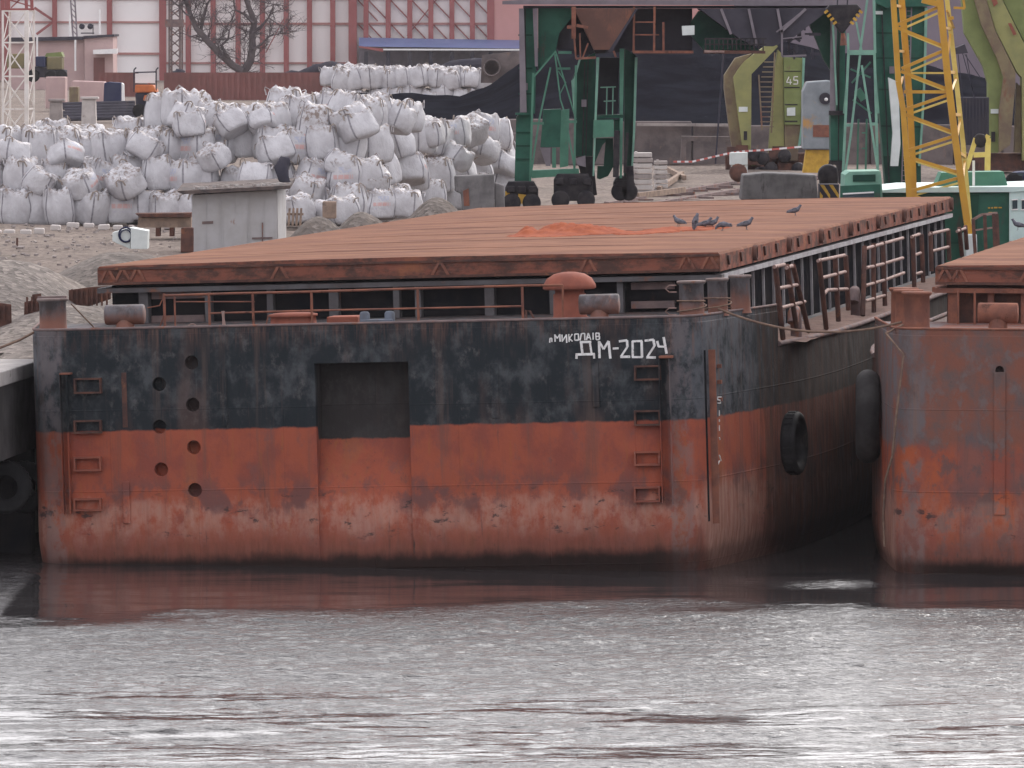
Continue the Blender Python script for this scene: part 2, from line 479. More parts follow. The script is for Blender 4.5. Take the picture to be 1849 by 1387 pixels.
def hull_mat(name, zl, old, zoff=0.0):
    g = NG(name)
    x, y, z = g.xyz()
    big = g.noise((.9, .9, .30), 6, .62)
    blot = g.noise((2.0, 2.0, 1.5), 7, .65, (2, 3, 1))
    fine = g.noise((7, 7, .55), 7, .7, (5, 1, 9))
    fine2 = g.noise((11, 11, .9), 6, .7, (15, 3, 2))
    grain = g.noise((16, 16, 13), 5, .7, (1, 1, 4))
    colm = g.noise((1.5, 1.5, .07), 6, .7, (21, 4, 6))
    med = g.noise((3.2, 3.2, 2.2), 7, .7, (6, 13, 2))
    if not old:
        blk = g.mix(g.ramp(blot, .46, .66), (.022, .027, .031), (.070, .075, .080))
        blk = g.mix(g.ramp(med, .54, .68, 0, .75), blk, (.105, .10, .10))
        blk = g.mix(g.ramp(fine, .60, .74, 0, .55), blk, (.12, .085, .075))
        blk = g.mix(g.ramp(big, .52, .66, 0, .6), blk, (.095, .06, .052))
        blk = g.mix(g.ramp(colm, .54, .64, 0, .6), blk, (.095, .068, .06))
        red = g.mix(g.ramp(blot, .42, .62), (.335, .089, .052), (.25, .072, .052))
        red = g.mix(g.ramp(fine2, .56, .70, 0, .6), red, (.31, .112, .043))
        red = g.mix(g.ramp(fine, .58, .70, 0, .5), red, (.17, .08, .068))
        red = g.mix(g.ramp(colm, .52, .61, 0, .65), red, (.18, .08, .062))
        red = g.mix(g.ramp(colm, .44, .36, 0, .4), red, (.30, .115, .055))
        red = g.mix(g.ramp(med, .56, .70, 0, .6), red, (.185, .085, .075))
    else:
        blk = g.mix(g.ramp(blot, .44, .62), (.215, .088, .063), (.135, .095, .088))
        blk = g.mix(g.ramp(big, .52, .62, 0, .8), blk, (.11, .10, .105))
        red = g.mix(g.ramp(blot, .40, .60), (.37, .095, .045), (.26, .075, .052))
        red = g.mix(g.ramp(big, .46, .58, 0, .75), red, (.19, .092, .082))
        red = g.mix(g.ramp(med, .50, .60, 0, .8), red, (.13, .085, .08))
        red = g.mix(g.ramp(colm, .54, .62, 0, .7), red, (.15, .08, .07))
        blk = g.mix(g.ramp(med, .52, .62, 0, .7), blk, (.16, .125, .12))
    edge = g.math('ADD', z, g.math('MULTIPLY', g.math('SUBTRACT', med, .5), .11 if not old else .5))
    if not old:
        rec = g.ramp(y, .12, .2)  # bow recess: black reaches lower and deeper, its shadow painted in
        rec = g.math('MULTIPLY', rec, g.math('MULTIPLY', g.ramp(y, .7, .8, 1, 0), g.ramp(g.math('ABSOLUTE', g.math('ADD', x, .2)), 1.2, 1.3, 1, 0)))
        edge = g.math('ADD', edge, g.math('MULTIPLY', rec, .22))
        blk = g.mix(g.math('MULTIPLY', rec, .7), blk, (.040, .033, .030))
    col = g.mix(g.ramp(edge, zl - .022, zl + .022) if not old else g.ramp(edge, zl - .12, zl + .12), red, blk)
    # pale silt band above the waterline, broken and ragged
    zz = g.math('ADD', z, g.math('MULTIPLY', g.math('SUBTRACT', blot, .5), .9))
    tb = g.math('MULTIPLY', g.ramp(zz, .35, .80), g.ramp(zz, .95, 1.22, 1, 0))
    tb = g.math('MULTIPLY', tb, g.math('MULTIPLY', g.ramp(med, .36, .58), g.ramp(fine2, .30, .60, .55, 1)))
    col = g.mix(g.math('MULTIPLY', tb, .62 if not old else .3), col, (.44, .255, .20))
    # brown weathering under it
    lo = g.math('MULTIPLY', g.ramp(zz, .12, .85, 1, 0), .86)
    col = g.mix(lo, col, g.mix(g.ramp(fine2, .35, .65), (.19, .08, .06), (.115, .055, .043)))
    pu = g.math('MULTIPLY', g.math('MULTIPLY', g.ramp(zz, .9, 1.15), g.ramp(zz, 1.35, 1.7, 1, 0)), g.ramp(blot, .46, .58))
    col = g.mix(g.math('MULTIPLY', pu, .6), col, (.13, .078, .075))
    # dark streaks and grime spots
    col = g.mix(g.math('MULTIPLY', g.ramp(fine, .63, .73), g.ramp(z, .3, 1.6, .85, .55)), col, (.045, .036, .034))
    col = g.mix(g.math('MULTIPLY', g.ramp(grain, .60, .72), .45), col, (.06, .045, .04))
    wp = g.noise((2.2, 2.2, 4.5), 6, .7, (11, 7, 3))
    wm = g.math('MULTIPLY', g.ramp(wp, .585, .65), g.math('MULTIPLY', g.ramp(z, .35, .6), g.ramp(z, 1.05, 1.5, 1, 0)))
    col = g.mix(g.math('MULTIPLY', wm, .85), col, (.055, .042, .042))
    # rust run-off below the gunwale
    top = g.math('MULTIPLY', g.ramp(z, 3.5 + zoff, 4.0 + zoff), g.ramp(fine2, .45, .65))
    col = g.mix(g.math('MULTIPLY', top, .45), col, (.20, .10, .075))
    # worn corner and oily side, the barge gap's shade painted in with it
    ax = g.math('MAXIMUM', x, g.math('SUBTRACT', g.math('MULTIPLY', x, -1.0), .26 if not old else 0.0))
    cor = g.math('MULTIPLY', g.math('MULTIPLY', g.ramp(ax, 4.84, 4.92), g.ramp(ax, 5.82, 6.0, 1, 0)), g.ramp(med, .36, .56))
    hi = g.ramp(z, zl - .05, zl + .05)
    col = g.mix(g.math('MULTIPLY', cor, g.math('MULTIPLY', hi, .7)), col, g.mix(g.ramp(fine, .5, .66), (.115, .120, .132), (.19, .12, .10)))
    sid = g.math('MULTIPLY', g.ramp(ax, 5.34, 5.46), g.ramp(ax, 5.86, 6.06, 1, 0))
    low = g.math('MULTIPLY', g.ramp(zz, 1.0, 1.5, 1, 0), sid)
    col = g.mix(g.math('MULTIPLY', low, .62), col, g.mix(g.ramp(fine2, .38, .62), (.46, .28, .22), (.30, .155, .12)))
    strip = g.math('MULTIPLY', g.math('MULTIPLY', g.ramp(ax, 4.86, 4.92), g.ramp(ax, 5.22, 5.30, 1, 0)), g.ramp(med, .42, .56))
    col = g.mix(g.math('MULTIPLY', strip, g.math('SUBTRACT', .55, g.math('MULTIPLY', hi, .3))), col, (.21, .15, .14))
    oil_shade = g.math('MULTIPLY', g.ramp(g.math('ADD', ax, g.math('MULTIPLY', g.math('SUBTRACT', fine, .5), .9)), 5.90, 6.16), g.ramp(fine2, .70, .42, .62, 1.0))
    col = g.mix(g.math('MULTIPLY', oil_shade, .84), col, g.mix(g.ramp(fine, .45, .65), (.032, .024, .021), (.080, .046, .034)))
    # weed and wet slime at the waterline
    wet = g.ramp(g.math('ADD', z, g.math('MULTIPLY', g.math('SUBTRACT', blot, .5), .3)), .10, .33, 1, 0)
    wet = g.math('MULTIPLY', wet, g.math('SUBTRACT', 1.0, g.math('MULTIPLY', g.ramp(ax, 4.5, 5.7), .6)))
    col = g.mix(g.math('MULTIPLY', wet, .93), col, (.016, .013, .012))
    g.l(col, g.b.inputs['Base Color'])
    g.b.inputs['Roughness'].default_value = .72
    g.l(g.ramp(fine, .3, .7, .6, .9), g.b.inputs['Roughness'])
    g.b.inputs['Specular IOR Level'].default_value = .07
    br = g.n('ShaderNodeTexBrick')
    mp = g.n('ShaderNodeMapping')
    mp.inputs['Rotation'].default_value = (PI / 2, 0, 0)
    g.l(g.tc.outputs['Object'], mp.inputs['Vector'])
    g.l(mp.outputs[0], br.inputs['Vector'])
    br.inputs['Scale'].default_value = 1.0
    br.inputs['Brick Width'].default_value = 2.9
    br.inputs['Row Height'].default_value = 1.33
    br.inputs['Mortar Size'].default_value = .014
    br.inputs['Mortar Smooth'].default_value = .6
    h = g.math('ADD', g.math('MULTIPLY', g.noise((.9, .9, .9), 2), 2.6), g.math('MULTIPLY', grain, .25))
    h = g.math('ADD', h, g.math('MULTIPLY', br.outputs['Fac'], .35))
    g.bump(h, .45, .05)
    return g.mat
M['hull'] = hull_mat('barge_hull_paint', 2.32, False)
M['hull_old'] = hull_mat('old_barge_hull_paint', 2.05, True)

def hatch_mat(name):
    g = NG(name)
    x, y, z = g.xyz()
    col = g.mix(g.ramp(g.noise((.5, 1.5, 1), 6), .38, .62), (.225, .108, .068), (.155, .072, .047))
    col = g.mix(g.ramp(g.noise((1.2, 6, 2), 7, .7, (3, 3, 3)), .54, .72, 0, .7), col, (.34, .195, .145))
    col = g.mix(g.ramp(g.noise((.35, .5, 1), 7, .7, (13, 3, 3)), .50, .60, 0, .7), col, (.13, .06, .043))
    col = g.mix(g.ramp(g.noise((7, 7, 7), 4, .7, (1, 9, 3)), .62, .72, 0, .5), col, (.10, .055, .045))
    col = g.mix(g.ramp(g.noise((4, 4, 1.0), 7, .7, (8, 2, 3)), .57, .70, 0, .75), col, (.12, .062, .048))
    # flanks: dark rust, the tops carry pale dust
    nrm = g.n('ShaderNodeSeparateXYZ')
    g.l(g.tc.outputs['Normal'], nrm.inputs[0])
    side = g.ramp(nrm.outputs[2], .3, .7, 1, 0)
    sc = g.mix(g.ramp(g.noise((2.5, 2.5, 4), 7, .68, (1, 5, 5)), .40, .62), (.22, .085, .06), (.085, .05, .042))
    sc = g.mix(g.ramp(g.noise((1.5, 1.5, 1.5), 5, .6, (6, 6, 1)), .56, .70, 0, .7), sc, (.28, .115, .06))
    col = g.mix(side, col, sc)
    g.l(col, g.b.inputs['Base Color'])
    g.b.inputs['Roughness'].default_value = .9
    g.b.inputs['Specular IOR Level'].default_value = .03
    g.bump(g.noise((2, 2, 6), 6), .45, .06)
    return g.mat
M['hatch'] = hatch_mat('rusty_hatch_plate')

# ------------------------------------------------------------------ setting: water, ground, quay
def axis_pts(lo, hi, step, out_lo, out_hi, grow=1.16):
    a = list(np.arange(lo, hi + step / 2, step))
    s = step
    left = []
    x = lo
    while x > out_lo:
        s *= grow
        x -= s
        left.append(max(x, out_lo))
    s, x, right = step, a[-1], []
    while x < out_hi:
        s *= grow
        x += s
        right.append(min(x, out_hi))
    return np.array(left[::-1] + a + right)

def water():
    xs = axis_pts(-9.2, 10.2, .05, -380, 380)
    ys = axis_pts(84, 120, .06, -15, 1050)
    X, Y = np.meshgrid(xs, ys)
    rng = np.random.default_rng(11)
    def field(k, lmin, lmax, power, spread=.7):
        Z = np.zeros_like(X)
        for _ in range(k):
            L = math.exp(rng.uniform(math.log(lmin), math.log(lmax)))
            th = PI / 2 + rng.normal(0, spread)
            ph = rng.uniform(0, 2 * PI)
            kx, ky = math.cos(th) * 2 * PI / L, math.sin(th) * 2 * PI / L
            Z += L ** power * np.sin(X * kx + Y * ky + ph)
        return Z
    sw = field(26, 1.1, 4.5, 1.0, .45)
    sw /= sw[200:300, 100:200].std()
    rp = field(44, .20, .55, 1.0, .5)
    rp /= rp[200:300, 100:200].std()
    pat = np.zeros_like(X)
    for _ in range(14):
        L = rng.uniform(6, 22)
        th = PI / 2 + rng.normal(0, .22)
        pat += np.sin((X * math.cos(th) * .9 + Y * math.sin(th)) * 2 * PI / (L * .28) + rng.uniform(0, 6.28) + X * rng.normal(0, .32) + 1.3 * np.sin(X * rng.uniform(.3, .8) + rng.uniform(0, 6)))
    pat /= pat.std()
    pat2 = np.zeros_like(X)
    for _ in range(16):
        kx, ky = 2 * PI / rng.uniform(1.2, 4.5), 2 * PI / rng.uniform(.5, 1.6)
        pat2 += np.sin(X * kx * rng.choice((-1, 1)) + Y * ky + rng.uniform(0, 6.28))
    pat2 /= pat2.std()
    def ss(v, a, b):
        t = np.clip((v - a) / (b - a), 0, 1)
        return t * t * (3 - 2 * t)
    # lee of the hulls is calm, breeze beyond it, patchy towards the camera
    edge = 108.3 + .10 * X + 1.1 * np.sin(X * .35 + 1) + .5 * np.sin(X * 1.1)
    A = ss(-(Y - edge) + .5 * pat, -1.8, 1.6)
    gap = np.exp(-((X - 4.9) / 1.1) ** 2) * np.exp(-((Y - 113.7) / 1.2) ** 2)
    A = np.maximum(A, .55 * gap)
    near = ss(-(Y - (97.8 - .16 * X)), 0, 4)
    A = A * (1 - near * np.clip(.46 - .022 * X + .46 * pat + .40 * pat2, 0, .84))
    A = np.maximum(A, ss(-(X + 7.72), -.2, .2) * .9)
    fade = ss(X, -40, -14) * ss(-X, -40, -14) * ss(Y, 40, 78) * ss(-Y, -150, -118)
    Z = (sw * .017 * (.20 + .80 * A) + rp * .0078 * (.035 + .965 * A)) * fade
    v = np.stack([X.ravel(), Y.ravel(), Z.ravel()], 1)
    nx, ny = len(xs), len(ys)
    i = np.arange(ny - 1)[:, None] * nx + np.arange(nx - 1)[None, :]
    q = np.stack([i, i + 1, i + nx + 1, i + nx], -1).reshape(-1, 4)
    me = bpy.data.meshes.new('water')
    me.vertices.add(len(v))
    me.vertices.foreach_set('co', v.ravel())
    me.loops.add(q.size)
    me.loops.foreach_set('vertex_index', q.ravel().astype(np.int32))
    me.polygons.add(len(q))
    me.polygons.foreach_set('loop_start', np.arange(0, q.size, 4, dtype=np.int32))
    me.polygons.foreach_set('use_smooth', np.ones(len(q), bool))
    me.update(calc_edges=True)
    at_ = me.attributes.new('ripple', 'FLOAT', 'POINT')
    at_.data.foreach_set('value', A.ravel().astype(np.float32))
    g = NG('harbour_water')
    g.b.inputs['Base Color'].default_value = (.038, .035, .036, 1)
    g.b.inputs['Roughness'].default_value = .05
    g.b.inputs['IOR'].default_value = 1.33
    an = g.n('ShaderNodeAttribute', attribute_name='ripple')
    h = g.math('ADD', g.noise((3.6, 9, 6), 3, .55), g.math('MULTIPLY', g.noise((13, 27, 19), 2, .5, (4, 4, 4)), .4))
    g.bump(h, g.ramp(an.outputs['Fac'], 0, 1, .03, 1.0), .048)
    g.l(g.ramp(an.outputs['Fac'],   .1, 1, .05, .21), g.b.inputs['Roughness'])
    me.materials.append(g.mat)
    o = bpy.data.objects.new('water', me)
    COL.objects.link(o)
    tag(o, kind='structure')
water()

# barge frames: a barge lies 9 degrees off the line of sight, the near one lists a little
YAW = math.radians(9.18)
class BF:
    def __init__(self, o, roll):
        self.M = Matrix.Translation(o) @ Matrix.Rotation(-YAW, 4, 'Z') @ Matrix.Rotation(-roll, 4, 'Y')
        self.I = self.M.inverted()
    def at(self, px, py, y=0.0):
        c = self.I @ Vector((0, 0, CAMZ))
        d = self.I.to_3x3() @ ray(px, py)
        return c + d * ((y - c.y) / d.y)
    def onx(self, px, py, n, k):
        """where the pixel's ray meets the plane n.p = k"""
        c = self.I @ Vector((0, 0, CAMZ))
        d = self.I.to_3x3() @ ray(px, py)
        n = Vector(n)
        return c + d * ((k - n.dot(c)) / n.dot(d))
B1 = BF(Vector((-2.23, 117.2, 0)), math.radians(1.6))
QX = -7.3            # quay line beside the barge, in barge coordinates
def quay_x(y):
    """x of the quay edge at depth y"""
    p0 = B1.M @ Vector((QX, 0, 0))
    return p0.x + (y - p0.y) * math.tan(YAW)

def fbm(x, y, s):
    return noise.noise(Vector((x * s, y * s, 3.3))) + .5 * noise.noise(Vector((x * s * 2.1, y * s * 2.1, 7.7)))

def ground():
    m = MB()
    ys = list(np.arange(121.2, 184, .9)) + list(np.arange(184, 300, 2.5)) + list(np.arange(300, 1041, 20))
    nx = 70
    vs, fs = [], []
    for y in ys:
        xr = quay_x(y) if y < 183.5 else 330.0
        xl = -330.0
        for i in range(nx):
            t = i / (nx - 1)
            if y < 183.5:
                x = xr + (xl - xr) * (t ** 3)
            else:
                u = t * 2 - 1
                x = 330 * (abs(u) ** 2.4) * (1 if u > 0 else -1) * -1
            z = zt(y) + .10 * fbm(x, y, .35) * min(1, max(0, (xr - x) / 1.5)) + (.05 * fbm(x, y, 1.1))
            vs.append((x, y, z))
    # two patches so that the corner of the quay stays square
    k = sum(1 for y in ys if y < 183.5)
    for a, b in ((0, k), (k, len(ys))):
        for r in range(a, b - 1):
            for i in range(nx - 1):
                fs.append((r * nx + i, r * nx + i + 1, (r + 1) * nx + i + 1, (r + 1) * nx + i))
    # joint between the patches
    m.add(vs, fs, 0, True)
    y0 = ys[k - 1]
    m.add([(-330, y0, zt(y0) - .02), (quay_x(y0), y0, zt(y0) - .02), (quay_x(y0), ys[k] + .2, GZ - .02), (-330, ys[k] + .2, GZ - .02)], [(0, 1, 2, 3)])
    o = m.build('ground', M['ground'])
    tag(o, kind='structure')
    # quay walls
    w = MB()
    a, b = quay_x(121.2), quay_x(183.5)
    w.prism([(a, 121.2, -1.5), (a, 121.2, 3.05), (b, 183.6, 3.5), (b, 183.6, -1.5)], (-.5, .08, 0))
    w.prism([(b, 183.2, -1.5), (b, 183.2, 3.52), (330, 183.2, 3.52), (330, 183.2, -1.5)], (0, .6, 0))
    w.prism([(a - .02, 120.9, -1.5), (a - .02, 120.9, 3.05), (-330, 120.9, 3.05), (-330, 120.9, -1.5)], (0, .3, 0))
    q = w.build('quay_wall', M['conc_wall'])
    tag(q, 'long grey concrete quay wall dropping to the water beside the barge', 'quay wall')
ground()

# pier head on the left, overhanging dark water, with a pale coping
def pier():
    fr = F(30, 655, 119.0)
    z0 = fr.o.z
    t = thing('concrete_pier', 'stained concrete pier with pale coping at the left edge of the photo', 'pier', (fr.o.x, fr.o.y, 0))
    O = Vector((fr.o.x, fr.o.y, 0))
    def w(px, py, D):
        return at(px, py, D) - O
    x0, x1 = at(-6, 700, 116.8), at(56, 655, 120.4)
    dx, dy = x0 - O, x1 - O
    top = 3.22
    outline = [(-9, dx.y), (dx.x, dx.y), (dy.x, dy.y), (dy.x + .2, dy.y + 1.0), (-9, dy.y + 1.0)]
    m = MB()
    m.prism([(x, y, 1.75) for x, y in outline], (0, 0, 1.22))
    m.build('pier_wall', M['pier_wall'], t)
    m = MB()
    m.prism([(x + (.05 if i in (1, 2, 3) else 0), y - (.05 if i < 3 else 0), 2.973) for i, (x, y) in enumerate(outline)], (0, 0, top - 2.973))
    m.build('coping', M['coping'], t, .02)
    m = MB()
    m.box2(-9, dy.x, dy.y - .1, dy.y + .9, -1.5, 1.747)
    m.build('pier_base', M['coaming'], t)  # black face paints the shadowed void under the overhang
    for i, (px, dd) in enumerate(((10, -1.2), (44, -.1))):
        c = at(px, 880, 119.6 + dd)
        tyre('tyre_fender', ['black tyre hanging under the pier at the left edge, left one', 'black tyre hanging under the pier, close to the barge corner'][i], c, .43, .15, Vector((0, 1, 0)), 'tyres hung on the pier')

def tyre(name, label, c, R, r, axis, group=None, mat='rubber', blocks=True):
    t = thing(name, label, 'tyre', c, group)
    n = 28
    prof = [(R - r * 1.5, -r * .55), (R - r * .5, -r), (R - r * .15, -r * .85), (R, -r * .55), (R, r * .55), (R - r * .15, r * .85), (R - r * .5, r), (R - r * 1.5, r * .55), (R - r * 1.5, -r * .55)]
    if not blocks:
        prof = [(R - r + r * math.cos(a), r * 1.05 * math.sin(a)) for a in np.linspace(-PI * .8, PI * .8, 15)]
    m = MB()
    m.lathe(prof, (0, 0, 0), 40, 'y')
    for j in range(n if blocks else 0):
        a = 2 * PI * (j + .5) / n
        rot = Matrix.Rotation(-a, 3, 'Y')
        m.box(rot @ Vector((R + .004, 0, 0)), (.016, r * 1.0, R * .10), rot)
    o = m.build('tread', M[mat], t)
    q = Vector((0, 1, 0)).rotation_difference(axis)
    t.rotation_mode = 'QUATERNION'
    t.rotation_quaternion = q
    return t
pier()

# ------------------------------------------------------------------ barges
def barge(bf, name, label, old):
    hullm = M['hull_old' if old else 'hull']
    root = bpy.data.objects.new(name, None)
    COL.objects.link(root)
    root.matrix_world = bf.M
    tag(root, label, 'barge', 'river barges moored side by side')
    ZF, ZS = (3.94, 3.32) if not old else (3.90, 3.30)
    half = [(4.72, 0), (4.95, .025), (5.14, .085), (5.30, .19), (5.41, .35), (5.48, .58), (5.56, .95), (5.70, 1.7), (5.87, 2.6), (6.02, 3.4), (6.18, 4.3), (6.36, 5.6), (6.5, 7.0), (6.62, 9), (6.68, 12)]
    EL = .26 if not old else 0.0
    fore = [(-x - EL, y) for x, y in half[:11][::-1]] + half[:11]            # left step .. front .. right step
    aft = half[11:] + [(6.7, 45.0), (-6.7 - EL, 45.0)] + [(-x - EL, y) for x, y in half[11:][::-1]]
    ring = fore + aft
    nf, nr = len(fore), len(ring)
    def lev(z, ins):
        return [(x * (1 - ins / 6.0), y + ins * (1 if y < 20 else -1), z) for x, y in ring]
    L = [lev(-1.0, .45), lev(0.0, .07), lev(.22, .03), lev(.5, 0), lev(ZS, 0)]
    verts = [p for l in L for p in l]
    faces = []
    for k in range(len(L) - 1):
        for i in range(nr):
            j = (i + 1) % nr
            faces.append((k * nr + i, k * nr + j, (k + 1) * nr + j, (k + 1) * nr + i))
    faces.append(tuple(range(nr - 1, -1, -1)))
    b = (len(L) - 1) * nr
    f1, f2 = len(verts), len(verts) + nf
    verts += [(x, y, ZF - .05) for x, y in fore]
    verts += [(x * .993, y + (.04 if y < 4.2 else 0), ZF) for x, y in fore]
    for i in range(nf - 1):
        faces.append((b + i, b + i + 1, f1 + i + 1, f1 + i))
        faces.append((f1 + i, f1 + i + 1, f2 + i + 1, f2 + i))
    faces.append(tuple(f2 + i for i in range(nf)))
    faces.append((b + nf - 1, b, f1, f1 + nf - 1))
    faces.append((f1 + nf - 1, f1, f2, f2 + nf - 1))
    faces.append((b, b + nf - 1) + tuple(b + i for i in range(nf, nr)))
    m = MB()
    m.add(verts, faces, 0, False)
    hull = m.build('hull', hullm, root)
    # openings cut into the bow plate
    cutters = []
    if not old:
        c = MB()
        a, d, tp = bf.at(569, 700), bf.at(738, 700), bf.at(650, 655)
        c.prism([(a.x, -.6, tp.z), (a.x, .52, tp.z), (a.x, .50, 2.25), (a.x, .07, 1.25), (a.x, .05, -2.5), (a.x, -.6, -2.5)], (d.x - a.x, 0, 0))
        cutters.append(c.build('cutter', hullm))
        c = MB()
        for px, py in ((346, 655), (287, 694), (348, 731), (288, 771), (350, 808), (291, 848), (352, 885)):
            p = bf.at(px, py)
            c.loft([(p.x, -.3, p.z), (p.x, .22, p.z)], .115, 20, smooth=False)
        cutters.append(c.build('cutter', hullm))
    else:
        c = MB()
        p = bf.at(1805, 669)
        c.loft([(p.x, -.3, p.z), (p.x, .25, p.z)], .07, 16, smooth=False)
        cutters.append(c.build('cutter', hullm))
    for c in cutters:
        bo = hull.modifiers.new('cut', 'BOOLEAN')
        bo.operation = 'DIFFERENCE'
        bo.solver = 'EXACT'
        bo.object = c
    # cutters work in the hull's own coordinates
    for c in cutters:
        c.parent = root
    bpy.context.view_layer.update()
    dg = bpy.context.evaluated_depsgraph_get()
    me = bpy.data.meshes.new_from_object(hull.evaluated_get(dg))
    hull.modifiers.clear()
    hull.data = me
    me.polygons.foreach_set('use_smooth', [True] * len(me.polygons))
    me.set_sharp_from_angle(angle=math.radians(28))
    for c in cutters:
        bpy.data.objects.remove(c, do_unlink=True)
    bv = hull.modifiers.new('bevel', 'BEVEL')
    bv.width, bv.segments, bv.limit_method, bv.angle_limit = .015, 2, 'ANGLE', math.radians(50)

    # gunwale lip along the bow
    m = MB()
    m.loft([(x * .998, y + .01, ZF + .062) for x, y in fore], .022, 8)
    m.build('gunwale', M['rust_grey'] if not old else M['rust'], root)
    m = MB()
    for i in range(len(fore) - 1):
        (xa, ya), (xb, yb) = fore[i], fore[i + 1]
        q = [(xa * .9985, ya + .004), (xb * .9985, yb + .004)]
        nx_, ny_ = (yb - ya), -(xb - xa)
        ll = math.hypot(nx_, ny_)
        m.prism([(q[0][0], q[0][1], ZF - .045), (q[1][0], q[1][1], ZF - .045), (q[1][0], q[1][1], ZF + .06), (q[0][0], q[0][1], ZF + .06)], (-nx_ / ll * .02, -ny_ / ll * .02, 0))
    m.build('bulwark_strip', hullm, root)
    # side gunwale, rough with spilled ore
    m = MB()
    for s in (-1, 1):
        e_ = EL if s < 0 else 0
        pts = [(s * (x + e_), y, ZS + .03) for x, y in half[10:]] + [(s * (6.7 + e_), y, ZS + .03) for y in (16, 22, 30, 38, 44.9)]
        m.loft(pts, .045, 8)
    m.build('side_gunwale', M['rust_grey'], root)

    # coaming with rail and stays
    y0, y1, hx = 3.7, 42.7, (5.31 if not old else 5.10)
    ZT = 4.93 if not old else 4.87
    ZB = ZT - .33
    m = MB()
    m.box2(-hx + .16, hx - .16, y0 + .38, y1 - .1, ZS + .002, ZB - .02)
    m.build('coaming', M['coaming'] if not old else M['rust_dark'], root)
    m = MB()
    m.box2(-hx - .02, hx + .02, y0 + .02, y0 + .36, ZB - .135, ZB - .055)
    m.box2(-hx - .09, -hx + .14, y0 + .364, y1, ZB - .135, ZB - .055)
    m.build('coaming_rail', M['grey_paint'] if not old else M['rust'], root)
    m = MB()
    m.box2(hx - .14, hx + .01, y0 + .364, y1, ZB - .135, ZB - .055)
    m.build('coaming_rail', M['stay_grey'] if not old else M['rust'], root)
    k = 0
    y = y0 + 1.0
    while y < y1 - .5:
        m = MB()
        m.prism([(hx - .155, y, ZS + .004), (hx - .155, y, ZB - .137), (hx - .11, y, ZB - .137), (hx - .11, y, ZS + .004)], (0, .05, 0))
        m.build('coaming_stay', M['stay_grey'] if not old else M['rust'], root)
        y += 1.42
        k += 1
    fx = (262, 378, 490, 605, 718, 757, 886, 1000, 1122) if not old else (1722, 1790, 1850, 1950, 2050)
    for i, px in enumerate(fx):
        x = bf.at(px, 550, y0 + .25).x
        w = .16 if i % 3 == 0 else .10
        m = MB()
        m.box2(x - w / 2, x + w / 2, y0 + .12, y0 + .375, ZF - .02 if y0 < 4.3 else ZS, ZB - .137)
        m.build('coaming_stay', M['grey_paint'] if not old else M['rust'], root)
    # coaming stiffeners of the bow end, left
    if not old:
        for (a, c, py) in ((262, 378, 534), (262, 378, 577), (1128, 1226, 517), (1128, 1226, 551)):
            p, q = bf.at(a + 12, py, y0 + .3), bf.at(c - 8, py, y0 + .3)
            m = MB()
            m.box2(p.x, q.x, y0 + .27, y0 + .374, p.z - .06, p.z + .06)
            m.build('stiffener', M['rust_grey'], root)

    # hatch covers
    ylen = (y1 - y0) / 8.0
    for i in range(8):
        a, c = y0 + i * ylen, y0 + (i + 1) * ylen - .022
        m = MB()
        e = .035
        prof = [(-hx, ZB), (-hx, ZT - .05), (-hx + e, ZT - .012), (-2.6, ZT + .02), (0, ZT + .03), (2.6, ZT + .02), (hx - e, ZT - .012), (hx, ZT - .05), (hx, ZB)]
        m.prism([(x, a, z) for x, z in prof], (0, c - a, 0))
        hc = m.build('hatch_cover', M['hatch'], root)
        # raised joint strip along the far edge, and two stiffening ridges
        m = MB()
        m.prism([(-hx + .02, c - .13, ZT - .02), (-2.6, c - .13, ZT + .022), (0, c - .13, ZT + .032), (2.6, c - .13, ZT + .022), (hx - .02, c - .13, ZT - .02), (hx - .02, c - .13, ZT - .017), (2.6, c - .13, ZT + .026), (0, c - .13, ZT + .036), (-2.6, c - .13, ZT + .026), (-hx + .02, c - .13, ZT - .017)], (0, .11, 0))
        m.build('joint_strip', M['hatch'], hc)
        # flank: roller pocket, gussets
        for s in (1, -1):
            m = MB()
            yy = c - .45
            m.lathe([(.135, 0), (.135, .07), (.10, .07), (.10, -.01)], (s * hx + (0 if s > 0 else -.06), yy, ZB + .17), 18, 'x')
            m.build('roller_pocket', M['rust_dark'], hc)
            for u in (.18, .52):
                yy = a + (c - a) * u
                m = MB()
                m.prism([(s * hx, yy, ZT - .09), (s * hx, yy + .34, ZT - .09), (s * hx, yy + .20, ZB + .08), (s * hx, yy + .13, ZB + .08)], (s * .035, 0, 0))
                m.build('gusset', M['rust_dark'], hc)
        if i == 0:
            # bow face of the first cover: lip, brackets
            m = MB()
            m.box2(-hx + .01, hx - .01, a - .035, a, ZB + .002, ZB + .045)
            m.box2(-hx + .01, hx - .01, a - .03, a, ZT - .075, ZT - .035)
            m.build('lip', M['rust_dark'], hc)
            for px in ((195, 222, 248, 505, 795, 1062, 1240, 1282) if not old else (1706, 1732, 1856)):
                x = bf.at(px, 495, a).x
                for s in (-1, 1):
                    m = MB()
                    m.prism([(x, a, ZT - .08), (x + s * .05, a, ZT - .08), (x + s * .16, a, ZB + .05), (x + s * .11, a, ZB + .05)], (0, -.028, 0))
                    m.build('bracket', M['rust'], hc)
    # dark tail end below the covers
    return root, ZF, ZS, ZT, ZB, y0, y1, hx, half

